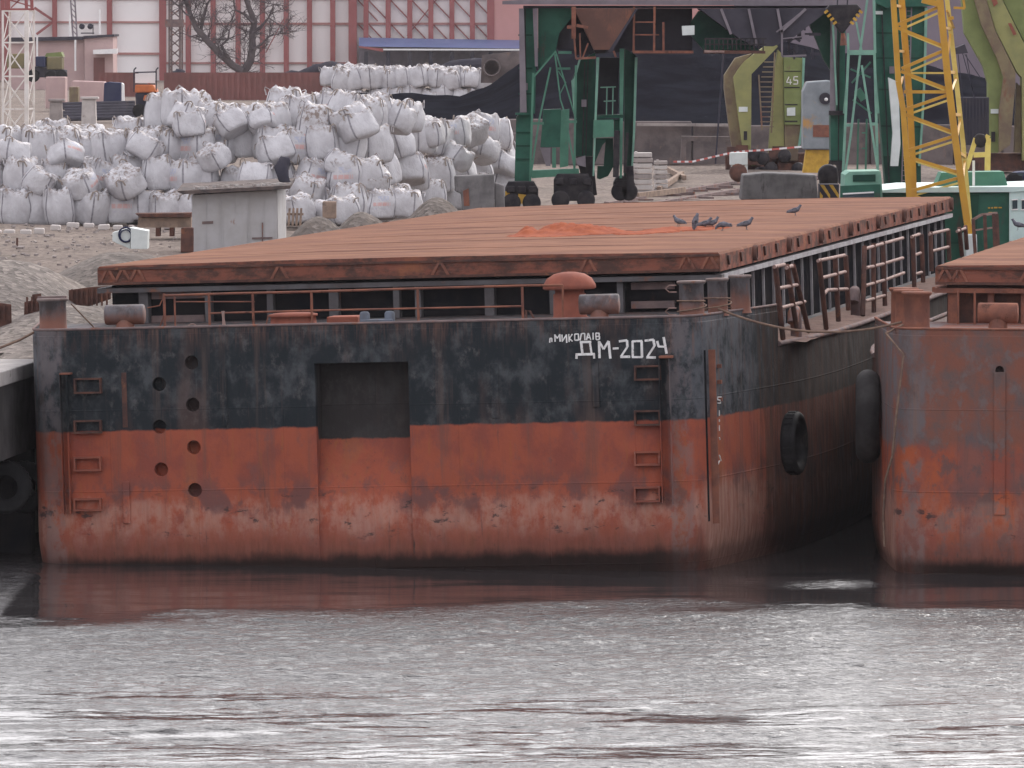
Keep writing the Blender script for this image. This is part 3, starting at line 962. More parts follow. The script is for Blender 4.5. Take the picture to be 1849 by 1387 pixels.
def bollard(root, x, y, z, r, h, mat, cap=True):
    m = MB()
    m.lathe([(r * 1.12, 0), (r * 1.06, .03), (r, .07), (r * .98, h - .06), (r * 1.10, h - .045), (r * 1.12, h - .015), (r * 1.08, h), (.001, h + .004)], (x, y, z), 28)
    b = m.build('bollard', mat, root)
    m = MB()
    m.lathe([(r * 1.10, h - .035), (r * 1.16, h - .03), (r * 1.16, h + .002), (r * 1.10, h + .008), (.001, h + .012)], (x, y, z), 28)
    m.build('cap', M['cap_pale'] if mat is M['bollard'] else mat, b)
    return b

def tee(root, x, y, z, w, h, r, mat):
    m = MB()
    m.lathe([(r * 1.15, 0), (r * .95, .05), (r * .82, h - r * 1.1)], (x, y, z), 20)
    m.lathe([(.001, -w / 2), (r * .96, -w / 2), (r, -w / 2 + .03), (r, w / 2 - .03), (r * .96, w / 2), (.001, w / 2)], (x, y, z + h - r), 24, 'x')
    return m.build('mooring_bitt', mat, root)

r1 = barge(B1, 'barge', 'long rusty barge with black over red bow and white number lettering, listing slightly', False)
ROOT, ZF, ZS, ZT, ZB, Y0, Y1, HX, HALF = r1

def rope(pts, r, name, label, group=None):
    m = MB()
    m.loft(pts, r, 6)
    o = m.build(name, M['rope'])
    tag(o, label, 'rope', group)
    return o

def front_fittings():
    at1 = B1.at
    def vbar(name, px0, px1, py0, py1, mat, d=.05, y=-.0):
        a, b = at1(px0, py0), at1(px1, py1)
        m = MB()
        m.prism([(a.x - .0, 0, a.z), (b.x, 0, a.z), (b.x, 0, b.z), (a.x, 0, b.z)], (0, -d, 0))
        return m.build(name, mat, ROOT, .008)
    # fender bars in the hull's own colours, each a channel standing off the plate
    vbar('fender_bar', 111, 118, 673, 928, M['hull'], .16)
    vbar('fender_bar', 122, 131, 673, 928, M['hull'], .16)
    vbar('fender_bar', 1192, 1198, 643, 908, M['hull'], .16)
    vbar('fender_bar', 1209, 1217, 641, 910, M['hull'], .16)
    for x0, x1, a, b in ((111, 131, 673, 676), (1192, 1217, 642, 646)):
        vbar('fender_cap', x0, x1, a, b, M['rust'], .17)
    vbar('wear_strip', 219, 231, 673, 772, M['rust_dark'], .012)
    vbar('wear_strip', 400, 411, 668, 770, M['hull'], .02)
    vbar('wear_strip', 885, 902, 656, 755, M['hull'], .02)
    vbar('wear_strip', 221, 236, 870, 945, M['hull'], .03)
    vbar('wear_strip', 1069, 1083, 655, 735, M['hull'], .03)
    # step boxes of the boarding ladders
    for grp in (((135, 185), ((683, 710), (759, 782), (825, 850), (900, 922))), ((1146, 1194), ((660, 686), (741, 768), (815, 840), (879, 906)))):
        (xa, xb), rows = grp
        for ya, yb in rows:
            a, b = at1(xa, ya), at1(xb, yb)
            m = MB()
            w = .028
            m.box2(a.x, b.x, -.11, 0, a.z - w, a.z)
            m.box2(a.x, b.x, -.11, 0, b.z, b.z + w)
            m.box2(a.x, a.x + w, -.11, 0, b.z + w, a.z - w)
            m.box2(b.x - w, b.x, -.11, 0, b.z + w, a.z - w)
            m.build('step', M['rust_dark'] if ya < 770 else M['red_paint'], ROOT)
    # corner fender angle on the starboard side
    a, b = B1.onx(1273, 635, (1, 0, 0), 5.53), B1.onx(1283, 950, (1, 0, 0), 5.53)
    m = MB()
    m.box2(5.42, 5.465, .44, .48, b.z + .05, a.z)
    m.build('fender_bar', M['coaming'], ROOT)  # black strip built in for the dark gap beside the bar
    m = MB()
    m.box2(5.44, 5.60, .62, .66, b.z, a.z)
    m.build('fender_bar', M['rust'], ROOT)
    m = MB()
    for py in (664, 693, 725):
        p = B1.onx(1292, py, (1, 0, 0), 5.62)
        m.box2(5.52, 5.64, 1.0, 1.10, p.z - .03, p.z + .03)
    m.build('lug', M['rust'], ROOT)
    # draught marks (a 5, a 2 and ticks) on the starboard bow
    n = Vector((1, -.125, 0)).normalized()
    k = n.dot(Vector((5.66, 1.4, 0))) + .004
    def P(px, py):
        return B1.onx(px, py, n, k)
    m = MB()
    for seg in (((1302, 717), (1296, 717)), ((1296, 717), (1296, 722)), ((1296, 722), (1301, 723)), ((1301, 723), (1301, 728)), ((1301, 728), (1296, 728)),
                ((1299, 741), (1299, 751)), ((1299, 757), (1299, 762)), ((1299, 768), (1299, 778)), ((1299, 790), (1300, 794)), ((1299, 822), (1302, 832)), ((1299, 832), (1297, 838))):
        a, b = P(*seg[0]), P(*seg[1])
        m.beam(a, b, .016, .016)
    m.build('draught_mark', M['white_mark'], ROOT)
    # name and number, brushed by hand
    def z(x, y):
        p = at1(960 + x / 5.136, 560 + y / 5.136)
        return Vector((p.x, -.004, p.z))
    big = [((447, 297), (553, 295)), ((459, 300), (472, 408)), ((540, 298), (556, 406)), ((408, 412), (587, 408)), ((417, 412), (416, 452)), ((579, 410), (580, 450)),
           ((626, 288), (630, 446)), ((626, 292), (668, 362)), ((668, 362), (714, 286)), ((714, 288), (730, 450)), ((752, 357), (806, 354)),
           ((810, 290), (886, 280)), ((884, 280), (889, 342)), ((889, 340), (828, 432)), ((822, 434), (914, 432)),
           ((936, 286), (938, 436)), ((930, 436), (1028, 436)), ((1024, 438), (1020, 286)), ((932, 290), (1026, 286)),
           ((1048, 284), (1132, 274)), ((1130, 274), (1140, 334)), ((1140, 330), (1072, 436)), ((1064, 438), (1152, 440)),
           ((1164, 286), (1178, 340)), ((1174, 338), (1240, 340)), ((1224, 250), (1252, 404))]
    small = [((170, 262), (168, 302)), ((168, 264), (188, 262)), ((188, 262), (188, 296)),
             ((215, 226), (218, 294)), ((216, 230), (238, 262)), ((238, 262), (261, 224)), ((261, 224), (265, 292)),
             ((281, 228), (284, 294)), ((284, 290), (322, 230)), ((322, 226), (326, 304)),
             ((345, 222), (348, 296)), ((348, 262), (378, 222)), ((348, 262), (380, 290)),
             ((400, 222), (400, 280)), ((400, 280), (436, 278)), ((436, 278), (434, 220)), ((434, 221), (400, 223)),
             ((448, 282), (462, 218)), ((462, 218), (492, 216)), ((492, 216), (494, 280)),
             ((508, 278), (526, 213)), ((526, 213), (549, 276)), ((516, 255), (542, 254)),
             ((570, 210), (571, 274)), ((595, 212), (598, 273)), ((595, 213), (628, 216)), ((628, 216), (625, 243)), ((598, 244), (630, 244)), ((630, 244), (628, 273)), ((598, 274), (628, 274))]
    for segs, w, nm in ((big, .037, 'lettering'), (small, .021, 'lettering')):
        m = MB()
        for i, (a, b) in enumerate(segs):
            off = Vector((0, -.0004 * (i % 7), 0))
            m.beam(z(*a) + off, z(*b) + off, w * (1 + .12 * math.sin(i * 2.3)), .006)
        m.build(nm, M['white_mark'], ROOT)

    # ---- on the foredeck
    def dk(px, y):      # x of a pixel column on the deck at depth y
        return at1(px, 585, y).x
    bollard(ROOT, dk(96, .5), .5, ZF, .225, .56, M['bollard'])
    m = MB()
    m.box2(dk(70, .5), dk(122, .5), .46, .54, ZF + .563, ZF + .60)
    m.build('bollard_plate', M['rust_grey'], ROOT)
    tee(ROOT, dk(226, .4), .4, ZF, .64, .44, .165, M['bollard'])
    tee(ROOT, dk(1083, .4), .4, ZF, .64, .44, .165, M['bollard'])
    for px, y, h in ((1250, .6, .61), (1297, 1.6, .61), (1338, 2.6, .62)):
        bollard(ROOT, dk(px, y), y, ZF, .165 if px > 1280 else .205, h, M['bollard'])
    # mushroom ventilator
    x, y = dk(1030, 1.2), 1.2
    m = MB()
    m.lathe([(.30, 0), (.30, .04), (.275, .06), (.27, .42), (.24, .44), (.24, .55)], (x, y, ZF), 28)
    v = m.build('ventilator', M['red_paint'], ROOT)
    m = MB()
    m.lathe([(.24, .50), (.41, .50), (.44, .52), (.43, .58), (.37, .68), (.25, .755), (.10, .785), (.001, .79)], (x, y, ZF), 32)
    m.build('cowl', M['red_paint'], v)
    # round manhole
    x = dk(530, .6)
    m = MB()
    m.lathe([(.43, 0), (.42, .03), (.38, .05), (.37, .17), (.40, .175), (.40, .215), (.30, .235), (.001, .24)], (x, .6, ZF), 32)
    m.build('manhole', M['red_paint'], ROOT)
    for dx in (-.39, .0, .35):
        m = MB()
        m.loft([(x + dx, .25, ZF), (x + dx, .25, ZF + .06), (x + dx + .05, .22, ZF + .22)], .012, 6)
        m.build('clamp', M['rust'], ROOT)
    m = MB()
    m.box2(dk(596, .8), dk(652, .8), .5, 1.1, ZF + .002, ZF + .16)
    m.build('deck_box', M['red_paint'], ROOT, .02)
    m = MB()
    for px in (659, 704):
        x = dk(px, .4)
        m.lathe([(.085, 0), (.085, .20), (.06, .235), (.001, .24)], (x, .4, ZF + .002), 16)
    m.box2(dk(652, .4), dk(711, .4), .28, .52, ZF + .003, ZF + .11)
    m.build('fairlead', M['blue_grey'], ROOT, .015)
    # bow railing
    m = MB()
    pz = lambda px, py, y=.4: at1(px, py, y)
    top = [pz(297, 534), pz(420, 530), pz(560, 527), pz(755, 521), pz(944, 516), pz(1016, 515)]
    m.loft(top, .02, 8)
    m.loft([pz(378, 566), pz(560, 561), pz(755, 557), pz(944, 553)], .016, 8)
    for px in (297, 378, 457, 563, 755, 944):
        p = pz(px, 560)
        tp = pz(px, 530 - (px - 300) * .019)
        m.loft([(p.x, .4, ZF), (p.x, .4, tp.z)], .022, 8)
    m.loft([pz(297, 534), pz(288, 552), pz(266, 556)], .012, 6)
    m.loft([pz(297, 566), pz(288, 592)], .012, 6)
    m.loft([pz(1016, 515), pz(1016, 580)], .016, 6)
    m.loft([pz(315, 545), pz(460, 545)], .012, 6)
    m.loft([pz(315, 535), (pz(315, 535).x, .4, ZF)], .016, 6)
    m.build('bow_railing', M['rust'], ROOT)
    # cleat pin, wire loops
    p = pz(405, 592, .3)
    m = MB()
    m.loft([(p.x, .3, ZF), (p.x - .01, .3, ZF + .18), (p.x - .015, .3, ZF + .30)], [.035, .02, .028], 8)
    m.build('pin', M['rail_pale'], ROOT)
    m = MB()
    c = pz(347, 590, .3)
    m.loft([(c.x + .09 * math.cos(a), .3, ZF + .10 * math.sin(a)) for a in np.linspace(0, PI, 12)], .010, 6)
    for py in (519, 560):
        c = pz(1208, py, 1.4)
        m.loft([(c.x + .12, 1.4, c.z + .03), (c.x, 1.4, c.z + .03), (c.x - .06, 1.4, c.z - .02), (c.x, 1.4, c.z - .08), (c.x + .12, 1.4, c.z - .08)], .012, 6)
    m.build('wire_loop', M['rail_pale'], ROOT)
    m = MB()
    a, b, c = pz(950, 560, .9), pz(957, 562, .9), pz(967, 582, .9)
    m.loft([(a.x, .9, ZF), (a.x, .9, a.z), (b.x, .9, b.z), (c.x, .9, ZF)], .018, 6)
    m.build('bracket', M['rust_dark'], ROOT)

    # ---- starboard side: bent ladder-like railings between side deck and hatch
    def SP(px, py, x=6.45):
        return B1.onx(px, py, (1, 0, 0), x)
    def lad(name, posts, rails, mat, pale):
        m = MB()
        m.loft([SP(*posts[0][0]), SP(*posts[0][1])], .045, 8)
        o = m.build(name, mat, ROOT)
        for (a, b) in posts[1:]:
            m = MB()
            m.loft([SP(*a), SP(*b)], .045, 8)
            m.build('post', mat, o)
        for seg in rails:
            m = MB()
            m.loft([SP(*q) for q in seg], .032, 8)
            m.build('rail', pale, o)
    RD, RP = M['rust_dark'], M['rail_pale']
    lad('side_railing', [((1400, 482), (1414, 612)), ((1421, 480), (1438, 590)), ((1432, 480), (1460, 598))],
        [[(1398, 482), (1416, 478)], [(1420, 484), (1430, 480)], [(1405, 521), (1441, 514)], [(1411, 556), (1453, 545)]], RD, RP)
    lad('side_railing', [((1479, 470), (1492, 594)), ((1508, 465), (1514, 580)), ((1527, 462), (1532, 560))],
        [[(1477, 471), (1525, 461)], [(1484, 502), (1526, 491)], [(1488, 531), (1494, 524), (1530, 522)]], RD, RP)
    lad('side_railing', [((1561, 445), (1558, 570)), ((1577, 440), (1578, 564)), ((1594, 436), (1598, 552))],
        [[(1563, 449), (1630, 430)], [(1564, 484), (1590, 478), (1630, 466)], [(1563, 516), (1600, 505), (1632, 493)], [(1562, 544), (1600, 533)]], RD, RP)
    lad('side_railing', [((1648, 426), (1651, 520)), ((1664, 423), (1667, 510))],
        [[(1646, 428), (1660, 423)], [(1649, 462), (1662, 457)], [(1650, 496), (1664, 492)]], RD, RP)
    lad('side_railing', [((1680, 418), (1682, 490)), ((1712, 414), (1714, 470))],
        [[(1678, 423), (1712, 415)], [(1682, 454), (1712, 446)]], RD, RP)
    lad('side_railing', [((1732, 412), (1737, 462)), ((1743, 408), (1746, 450))],
        [[(1728, 418), (1744, 412)]], RD, RP)
    # pipe bends and lumps of spilled ore on the side deck
    for px, py in ((1546, 575), (1438, 603)):
        p = SP(px, py, 6.2)
        m = MB()
        m.loft([(6.2, p.y, ZS), (6.2, p.y, ZS + .34), (6.2, p.y - .14, ZS + .50), (6.2, p.y - .34, ZS + .46), (6.2, p.y - .42, ZS + .3)], .10, 10)
        m.build('vent_pipe', M['rust_grey'], ROOT)
front_fittings()

def spill():
    m = MB()
    n, k = 90, 9
    vs, fs = [], []
    for i in range(n):
        y = 5.0 + i * .36
        for j in range(k):
            x = 5.36 + j * (6.55 - 5.36) / (k - 1)
            h = (.03 + .10 * max(0, fbm(x, y, .9) + .2)) * math.sin(PI * (j + .2) / k)
            h *= (.7 + .9 * math.exp(-((y - 9) / 4) ** 2))
            vs.append((x, y, ZS + .004 + max(0, h)))
    for i in range(n - 1):
        for j in range(k - 1):
            fs.append((i * k + j, i * k + j + 1, (i + 1) * k + j + 1, (i + 1) * k + j))
    m.add(vs, fs, 0, True)
    o = m.build('spilled_ore', mk('brown_ore_spill', (.17, .11, .09), (.12, .08, .07), 3, (.24, .17, .14), .4, (8, 8, 8), 1.0, .8, 10))
    o.matrix_world = B1.M
    tag(o, kind='stuff')
spill()

# heap of red dust on the covers
def dust():
    zt_ = ZT + .03
    def H(px, py):
        c = B1.I @ Vector((0, 0, CAMZ)); d = B1.I.to_3x3() @ ray(px, py)
        return c + d * ((zt_ - c.z) / d.z)
    blobs = [(955, 424, .36, .9, .28, 2.2), (1035, 422, .92, 1.2, .30, 1.0), (1085, 420, .62, 1.0, .22, 1.2), (1150, 421, .6, 1.2, .07, 1), (1225, 414, .9, 1.5, .09, 1), (1190, 418, .8, 1.3, .07, 1), (1275, 411, .6, 1.5, .07, 1), (1000, 424, 1.0, 1.6, .12, 1)]
    C = [(H(a, b), rx, ry, h, pw) for a, b, rx, ry, h, pw in blobs]
    xs = np.linspace(min(c[0].x for c in C) - 1.2, max(c[0].x for c in C) + 1.2, 200)
    ys = np.linspace(min(c[0].y for c in C) - 2.2, max(c[0].y for c in C) + 2.4, 110)
    vs, fs = [], []
    for y in ys:
        for x in xs:
            h = 0
            for p, rx, ry, hh, pw in C:
                r2 = ((x - p.x) / rx) ** 2 + ((y - p.y) / ry) ** 2
                h = max(h, .62 * hh * math.exp(-r2 * 1.6 * pw) * (1 + .5 * fbm(x + 9, y, 2.2) + .35 * fbm(x, y + 5, 6.5)))
            e = h - .022
            vs.append((x, y, zt_ + (e if e > 0 else -.06)))
    nx = len(xs)
    for i in range(len(ys) - 1):
        for j in range(nx - 1):
            q = (i * nx + j, i * nx + j + 1, (i + 1) * nx + j + 1, (i + 1) * nx + j)
            if max(vs[k][2] for k in q) > zt_:
                fs.append(q)
    m = MB()
    m.add(vs, fs, 0, True)
    o = m.build('dust_heap', M['redsand'])
    o.matrix_world = B1.M
    tag(o, 'low spread heap of bright orange red dust on the barge hatch covers', 'heap')
    return H
HP = dust()

def pigeons():
    spots = [(1225, 408, 'l', 'pale grey pigeon standing left of the others on the orange dust', 1.0), (1257, 415, 'u', 'dark pigeon standing upright in the orange dust', 1.1), (1274, 412, 'r', 'pigeon crouching just right of the upright one on the hatch', 1.0),
             (1287, 411, 'r', 'pigeon in the middle of the row, feeding behind the crouching one', 1.0), (1305, 415, 'd', 'dark pigeon with head down, second from the right of the row', 1.05), (1348, 413, 'L', 'pigeon at the right end of the row by the orange dust', 1.05),
             (1436, 388, 'r', 'lone pigeon far back on the hatch covers of the lettered barge', 1.0)]
    def make(mode):
        m = MB()
        up = 1.25 if mode in 'u' else .55
        if mode == 'u':
            pts = [(-.05, 0, .02), (-.05, 0, .10), (-.03, 0, .18), (.0, 0, .26), (.02, 0, .31), (.035, 0, .345), (.06, 0, .35)]
            rad = [(.02, .012), (.05, .045), (.07, .065), (.06, .05), (.034, .032), (.034, .032), (.012, .012)]
        elif mode == 'd':
            pts = [(-.20, 0, .15), (-.12, 0, .14), (-.03, 0, .14), (.06, 0, .13), (.12, 0, .10), (.15, 0, .065), (.165, 0, .03)]
            rad = [(.035, .01), (.055, .035), (.075, .065), (.06, .055), (.034, .034), (.03, .03), (.008, .008)]
        else:
            pts = [(-.22, 0, .08), (-.13, 0, .10), (-.03, 0, .13), (.06, 0, .16), (.10, 0, .215), (.125, 0, .255), (.16, 0, .25)]
            rad = [(.035, .01), (.055, .03), (.078, .066), (.062, .055), (.034, .034), (.034, .034), (.008, .008)]
        m.loft(pts, rad, 12)
        for s in (-1, 1):
            m.loft([(0, s * .03, .09), (.0, s * .03, .01), (.03, s * .03, .004)], .006, 5)
        return m
    for i, (px, py, mode, lab, sc) in enumerate(spots):
        p = B1.M @ HP(px, py)
        t = thing('pigeon', lab, 'pigeon', p + Vector((0, 0, -.02)), 'pigeons on the barge')
        b = make(mode).build('body', M['pigeon'], t)
        # folded wings
        for s in (-1, 1):
            m = MB()
            if mode == 'u':
                m.loft([(-.055, s * .04, .05), (-.03, s * .062, .17), (0, s * .05, .25)], [(.004, .02), (.012, .05), (.006, .03)], 8)
            else:
                m.loft([(-.21, s * .02, .105), (-.06, s * .066, .135), (.06, s * .052, .15)], [(.004, .015), (.012, .045), (.006, .03)], 8)
            m.build('wing', M['pigeon'], t)
        t.rotation_euler = (0, 0, {'l': PI * .8, 'L': 0.2, 'u': .6, 'r': .1, 'd': PI * .9}[mode] + (.3 if i == 3 else 0))
        t.scale = (sc * .82,) * 3
pigeons()

# ------------------------------------------------------------------ second barge
c2 = at(1611, 1036, 116.1)
off = Matrix.Rotation(-YAW, 3, 'Z') @ Vector((5.42, -.12, 0))
B2 = BF(Vector((c2.x + off.x, c2.y + off.y, 0)), 0.0)
R2 = barge(B2, 'barge', 'all-rust barge with patchy orange red bow at the right edge of the photo', True)
def second_fittings():
    root, ZF2 = R2[0], R2[1]
    def dk(px, y):
        return B2.at(px, 590, y).x
    for px, y, h in ((1655, .9, .62), (1640, 1.8, .62), (1632, 2.6, .62)):
        bollard(root, dk(px, y), y, ZF2, .215, h, M['rust'])
    tee(root, dk(1802, .8), .8, ZF2, .64, .46, .165, M['rust'])
    a, b = B2.at(1795, 672), B2.at(1815, 930)
    m = MB()
    m.box2(a.x, b.x, -.025, 0, b.z, a.z)
    m.build('wear_strip', M['hull_old'], root, .008)
    m = MB()
    for px in (1730, 1760):
        p = B2.at(px, 560, 3.3)
        m.loft([(p.x, 3.3, ZF2), (p.x, 3.3, ZF2 + .55)], .02, 6)
    m.build('bow_post', M['rust'], root)
second_fittings()
p = B2.M @ R2[0].location if False else None
# pigeon on the second barge
def pigeon2():
    src = [o for o in COL.objects if o.name == 'pigeon'][0]
    c = B2.I @ Vector((0, 0, CAMZ)); d = B2.I.to_3x3() @ ray(1838, 416)
    q = B2.M @ (c + d * ((R2[3] + .03 - c.z) / d.z))
    t = copy_tree(src)
    t.location = q
    t.rotation_euler = (0, 0, PI)
    t['label'] = 'pigeon on the hatch of the right hand barge, in front of the pale cabin'
pigeon2()

# tyres between the two hulls
def side_tyres():
    q = B1.onx(1434, 800, (1, 0, 0), 6.55)
    ax = (B1.M.to_3x3() @ Vector((1, -.12, 0))).normalized()
    tyre('tyre_fender', 'black tyre hanging on the dark flank of the lettered barge', B1.M @ q, .52, .13, ax, 'tyres hung on the barges')
    c = B2.onx(1567, 752, (1, 0, 0), -6.15)
    ax = (B2.M.to_3x3() @ Vector((1, .10, 0))).normalized()
    tyre('tyre_fender', 'big smooth tyre standing upright between the two barges', B2.M @ c, .78, .19, ax, 'tyres hung on the barges', 'rubber_worn', False)
side_tyres()
def ropes():
    w = lambda l: B1.M @ Vector(l)
    a = B1.M @ Vector((B1.at(1300, 560, 1.6).x, 1.4, ZF + .12))
    b = B2.M @ Vector((B2.at(1650, 560, .9).x - .18, .75, R2[1] + .14))
    pts = []
    for i in range(13):
        t = i / 12
        p = a.lerp(b, t)
        p.z -= .75 * 4 * t * (1 - t) * .35
        pts.append(p)
    rope(pts, .022, 'mooring_rope', 'sagging mooring rope running from the bollards across to the next barge')
    for (px, y), lab in (((1250, .6), 'rope turned round the front bollard of the three, lettered barge'), ((1296, 1.6), 'rope turned round the middle bollard of the three, lettered barge')):
        c = Vector((B1.at(px, 585, y).x, y, ZF + .13))
        pts = [B1.M @ (c + Vector((.235 * math.cos(t), .235 * math.sin(t), .012 * t - .05 * math.sin(t * .5)))) for t in np.linspace(0, 4 * PI * .98, 40)]
        rope(pts, .013, 'rope_coil', lab, 'ropes round bollards')
    c = Vector((B2.at(1655, 590, .9).x, .9, R2[1]))
    pts = [B2.M @ (c + Vector((-.20, -.26, .10))), B2.M @ (c + Vector((-.42, -.75, -.02))), B2.M @ Vector((-4.98 - .25, -.02, R2[1] - .35)), B2.M @ Vector((-5.35, .08, 2.6)), B2.M @ Vector((-5.42, .1, 1.9)), B2.M @ Vector((-5.56, .35, 1.5)), B2.M @ Vector((-5.62, .6, .9)), B2.M @ Vector((-5.6, .6, .4))]
    rope(pts, .02, 'hanging_rope', 'frayed rope hanging down the corner of the right hand barge')
    a = B1.M @ Vector((B1.at(80, 590, .5).x, .5, ZF + .1))
    b = at(-10, 632, 118.2)
    rope([a, a.lerp(b, .5) - Vector((0, 0, .03)), b], .022, 'mooring_rope', 'taut mooring rope leading left from the corner bollard')
    a = B1.M @ Vector((B1.at(118, 560, 1.0).x + .1, 1.0, ZF + .45))
    b = B1.M @ Vector((B1.at(165, 600, 1.0).x, 1.3, ZF + .02))
    rope([a, b], .012, 'wire_stay', 'thin wire sloping down beside the left corner bollard')
ropes()

# ------------------------------------------------------------------ bulk bags
def bag_mesh(seed, printed, tall=1.0, pinch=True):
    rnd = random.Random(seed)
    hw, H = .44, .84 * tall
    angs = []
    for q in range(4):
        base = q * PI / 2
        angs += [base + PI / 4 - .045, base + PI / 4 + .045]
        angs += [base + PI / 4 + .045 + (PI / 2 - .09) * k / 6 for k in range(1, 6)]
    angs.sort()
    n = len(angs)
    levels = [(0, .80), (.03, .93), (.12, 1.0), (.28, 1.045), (.45, 1.05), (.62, 1.03), (.78, .98), (.88, .92), (.95, .82), (1.0, .66), (1.015, .42), (1.02, .18)]
    ph = [rnd.uniform(0, 6.28) for _ in range(6)]
    lean = (rnd.uniform(-.06, .06), rnd.uniform(-.06, .06))
    vs, fs, mi = [], [], []
    off = Vector((seed * 3.7, seed * 1.3, seed * 2.1))
    for k, (h, r) in enumerate(levels):
        for a in angs:
            c, s = math.cos(a), math.sin(a)
            e = 3.4 - 1.1 * max(0, h - .7)
            rr = hw * r / ((abs(c) ** e + abs(s) ** e) ** (1 / e))
            x, y, z = rr * c, rr * s, h * H
            d = noise.noise(Vector((x * 2.6, y * 2.6, z * 2.6)) + off) * .055 + noise.noise(Vector((x * 7, y * 7, z * 5)) + off) * .018
            x += c * d
            y += s * d
            if h > .85:
                cor = abs(math.sin(2 * a)) ** 3
                z += cor * .085 * (1 if r > .6 else r) * (1 if pinch else .4)
                z += noise.noise(Vector((x * 6, y * 6, 2)) + off) * .06
                z -= (1 - r) * .10 * (1 + .5 * math.sin(ph[0]))
            if r < .3:
                z += .10 * rnd.random()
            x += lean[0] * h
            y += lean[1] * h
            vs.append((x, y, max(0, z)))
    for k in range(len(levels) - 1):
        for j in range(n):
            j2 = (j + 1) % n
            fs.append((k * n + j, k * n + j2, (k + 1) * n + j2, (k + 1) * n + j))
            w = (angs[j2] - angs[j]) % (2 * PI)
            mi.append(1 if w < .1 and k < 9 else 0)
    m = MB()
    m.add(vs, fs, 0, True)
    m.m = mi
    m.add([vs[(len(levels) - 1) * n + j] for j in range(n)], [tuple(range(n))], 0, True)
    m.add([vs[j] for j in range(n)], [tuple(range(n - 1, -1, -1))], 0, True)
    corners = []
    for q in range(4):
        a = q * PI / 2 + PI / 4
        corners.append((.50 * math.cos(a) + lean[0], .50 * math.sin(a) + lean[1], .90 * H, a))
    return m, corners

def make_bag(seed, printed, tall=1.0):
    t = thing('bulk_bag', 'white bulk bag', 'bulk bag', (0, 0, 0))
    m, cor = bag_mesh(seed, printed, tall)
    m.build('bag_body', [M['bag_print' if printed else 'bag'], M['cord']], t)
    rnd = random.Random(seed + 50)
    for i, (x, y, z, a) in enumerate(cor):
        if rnd.random() < .2:
            continue
        lm = MB()
        hh = rnd.uniform(.05, .17)
        dx, dy = -math.sin(a) * .11, math.cos(a) * .11
        tx, ty = rnd.uniform(-.12, .12), rnd.uniform(-.12, .12)
        lm.loft([(x + dx, y + dy, z - .08), (x + dx * .8 + tx * .5, y + dy * .8 + ty * .5, z + hh * .6), (x + tx, y + ty, z + hh), (x - dx * .8 + tx * .6, y - dy * .8 + ty * .5, z + hh * .6), (x - dx, y - dy, z - .08)], [(.008, .024)] * 5, 6)
        lm.build('lifting_loop', M['loop'] if i % 2 else M['bag'], t)
    return t

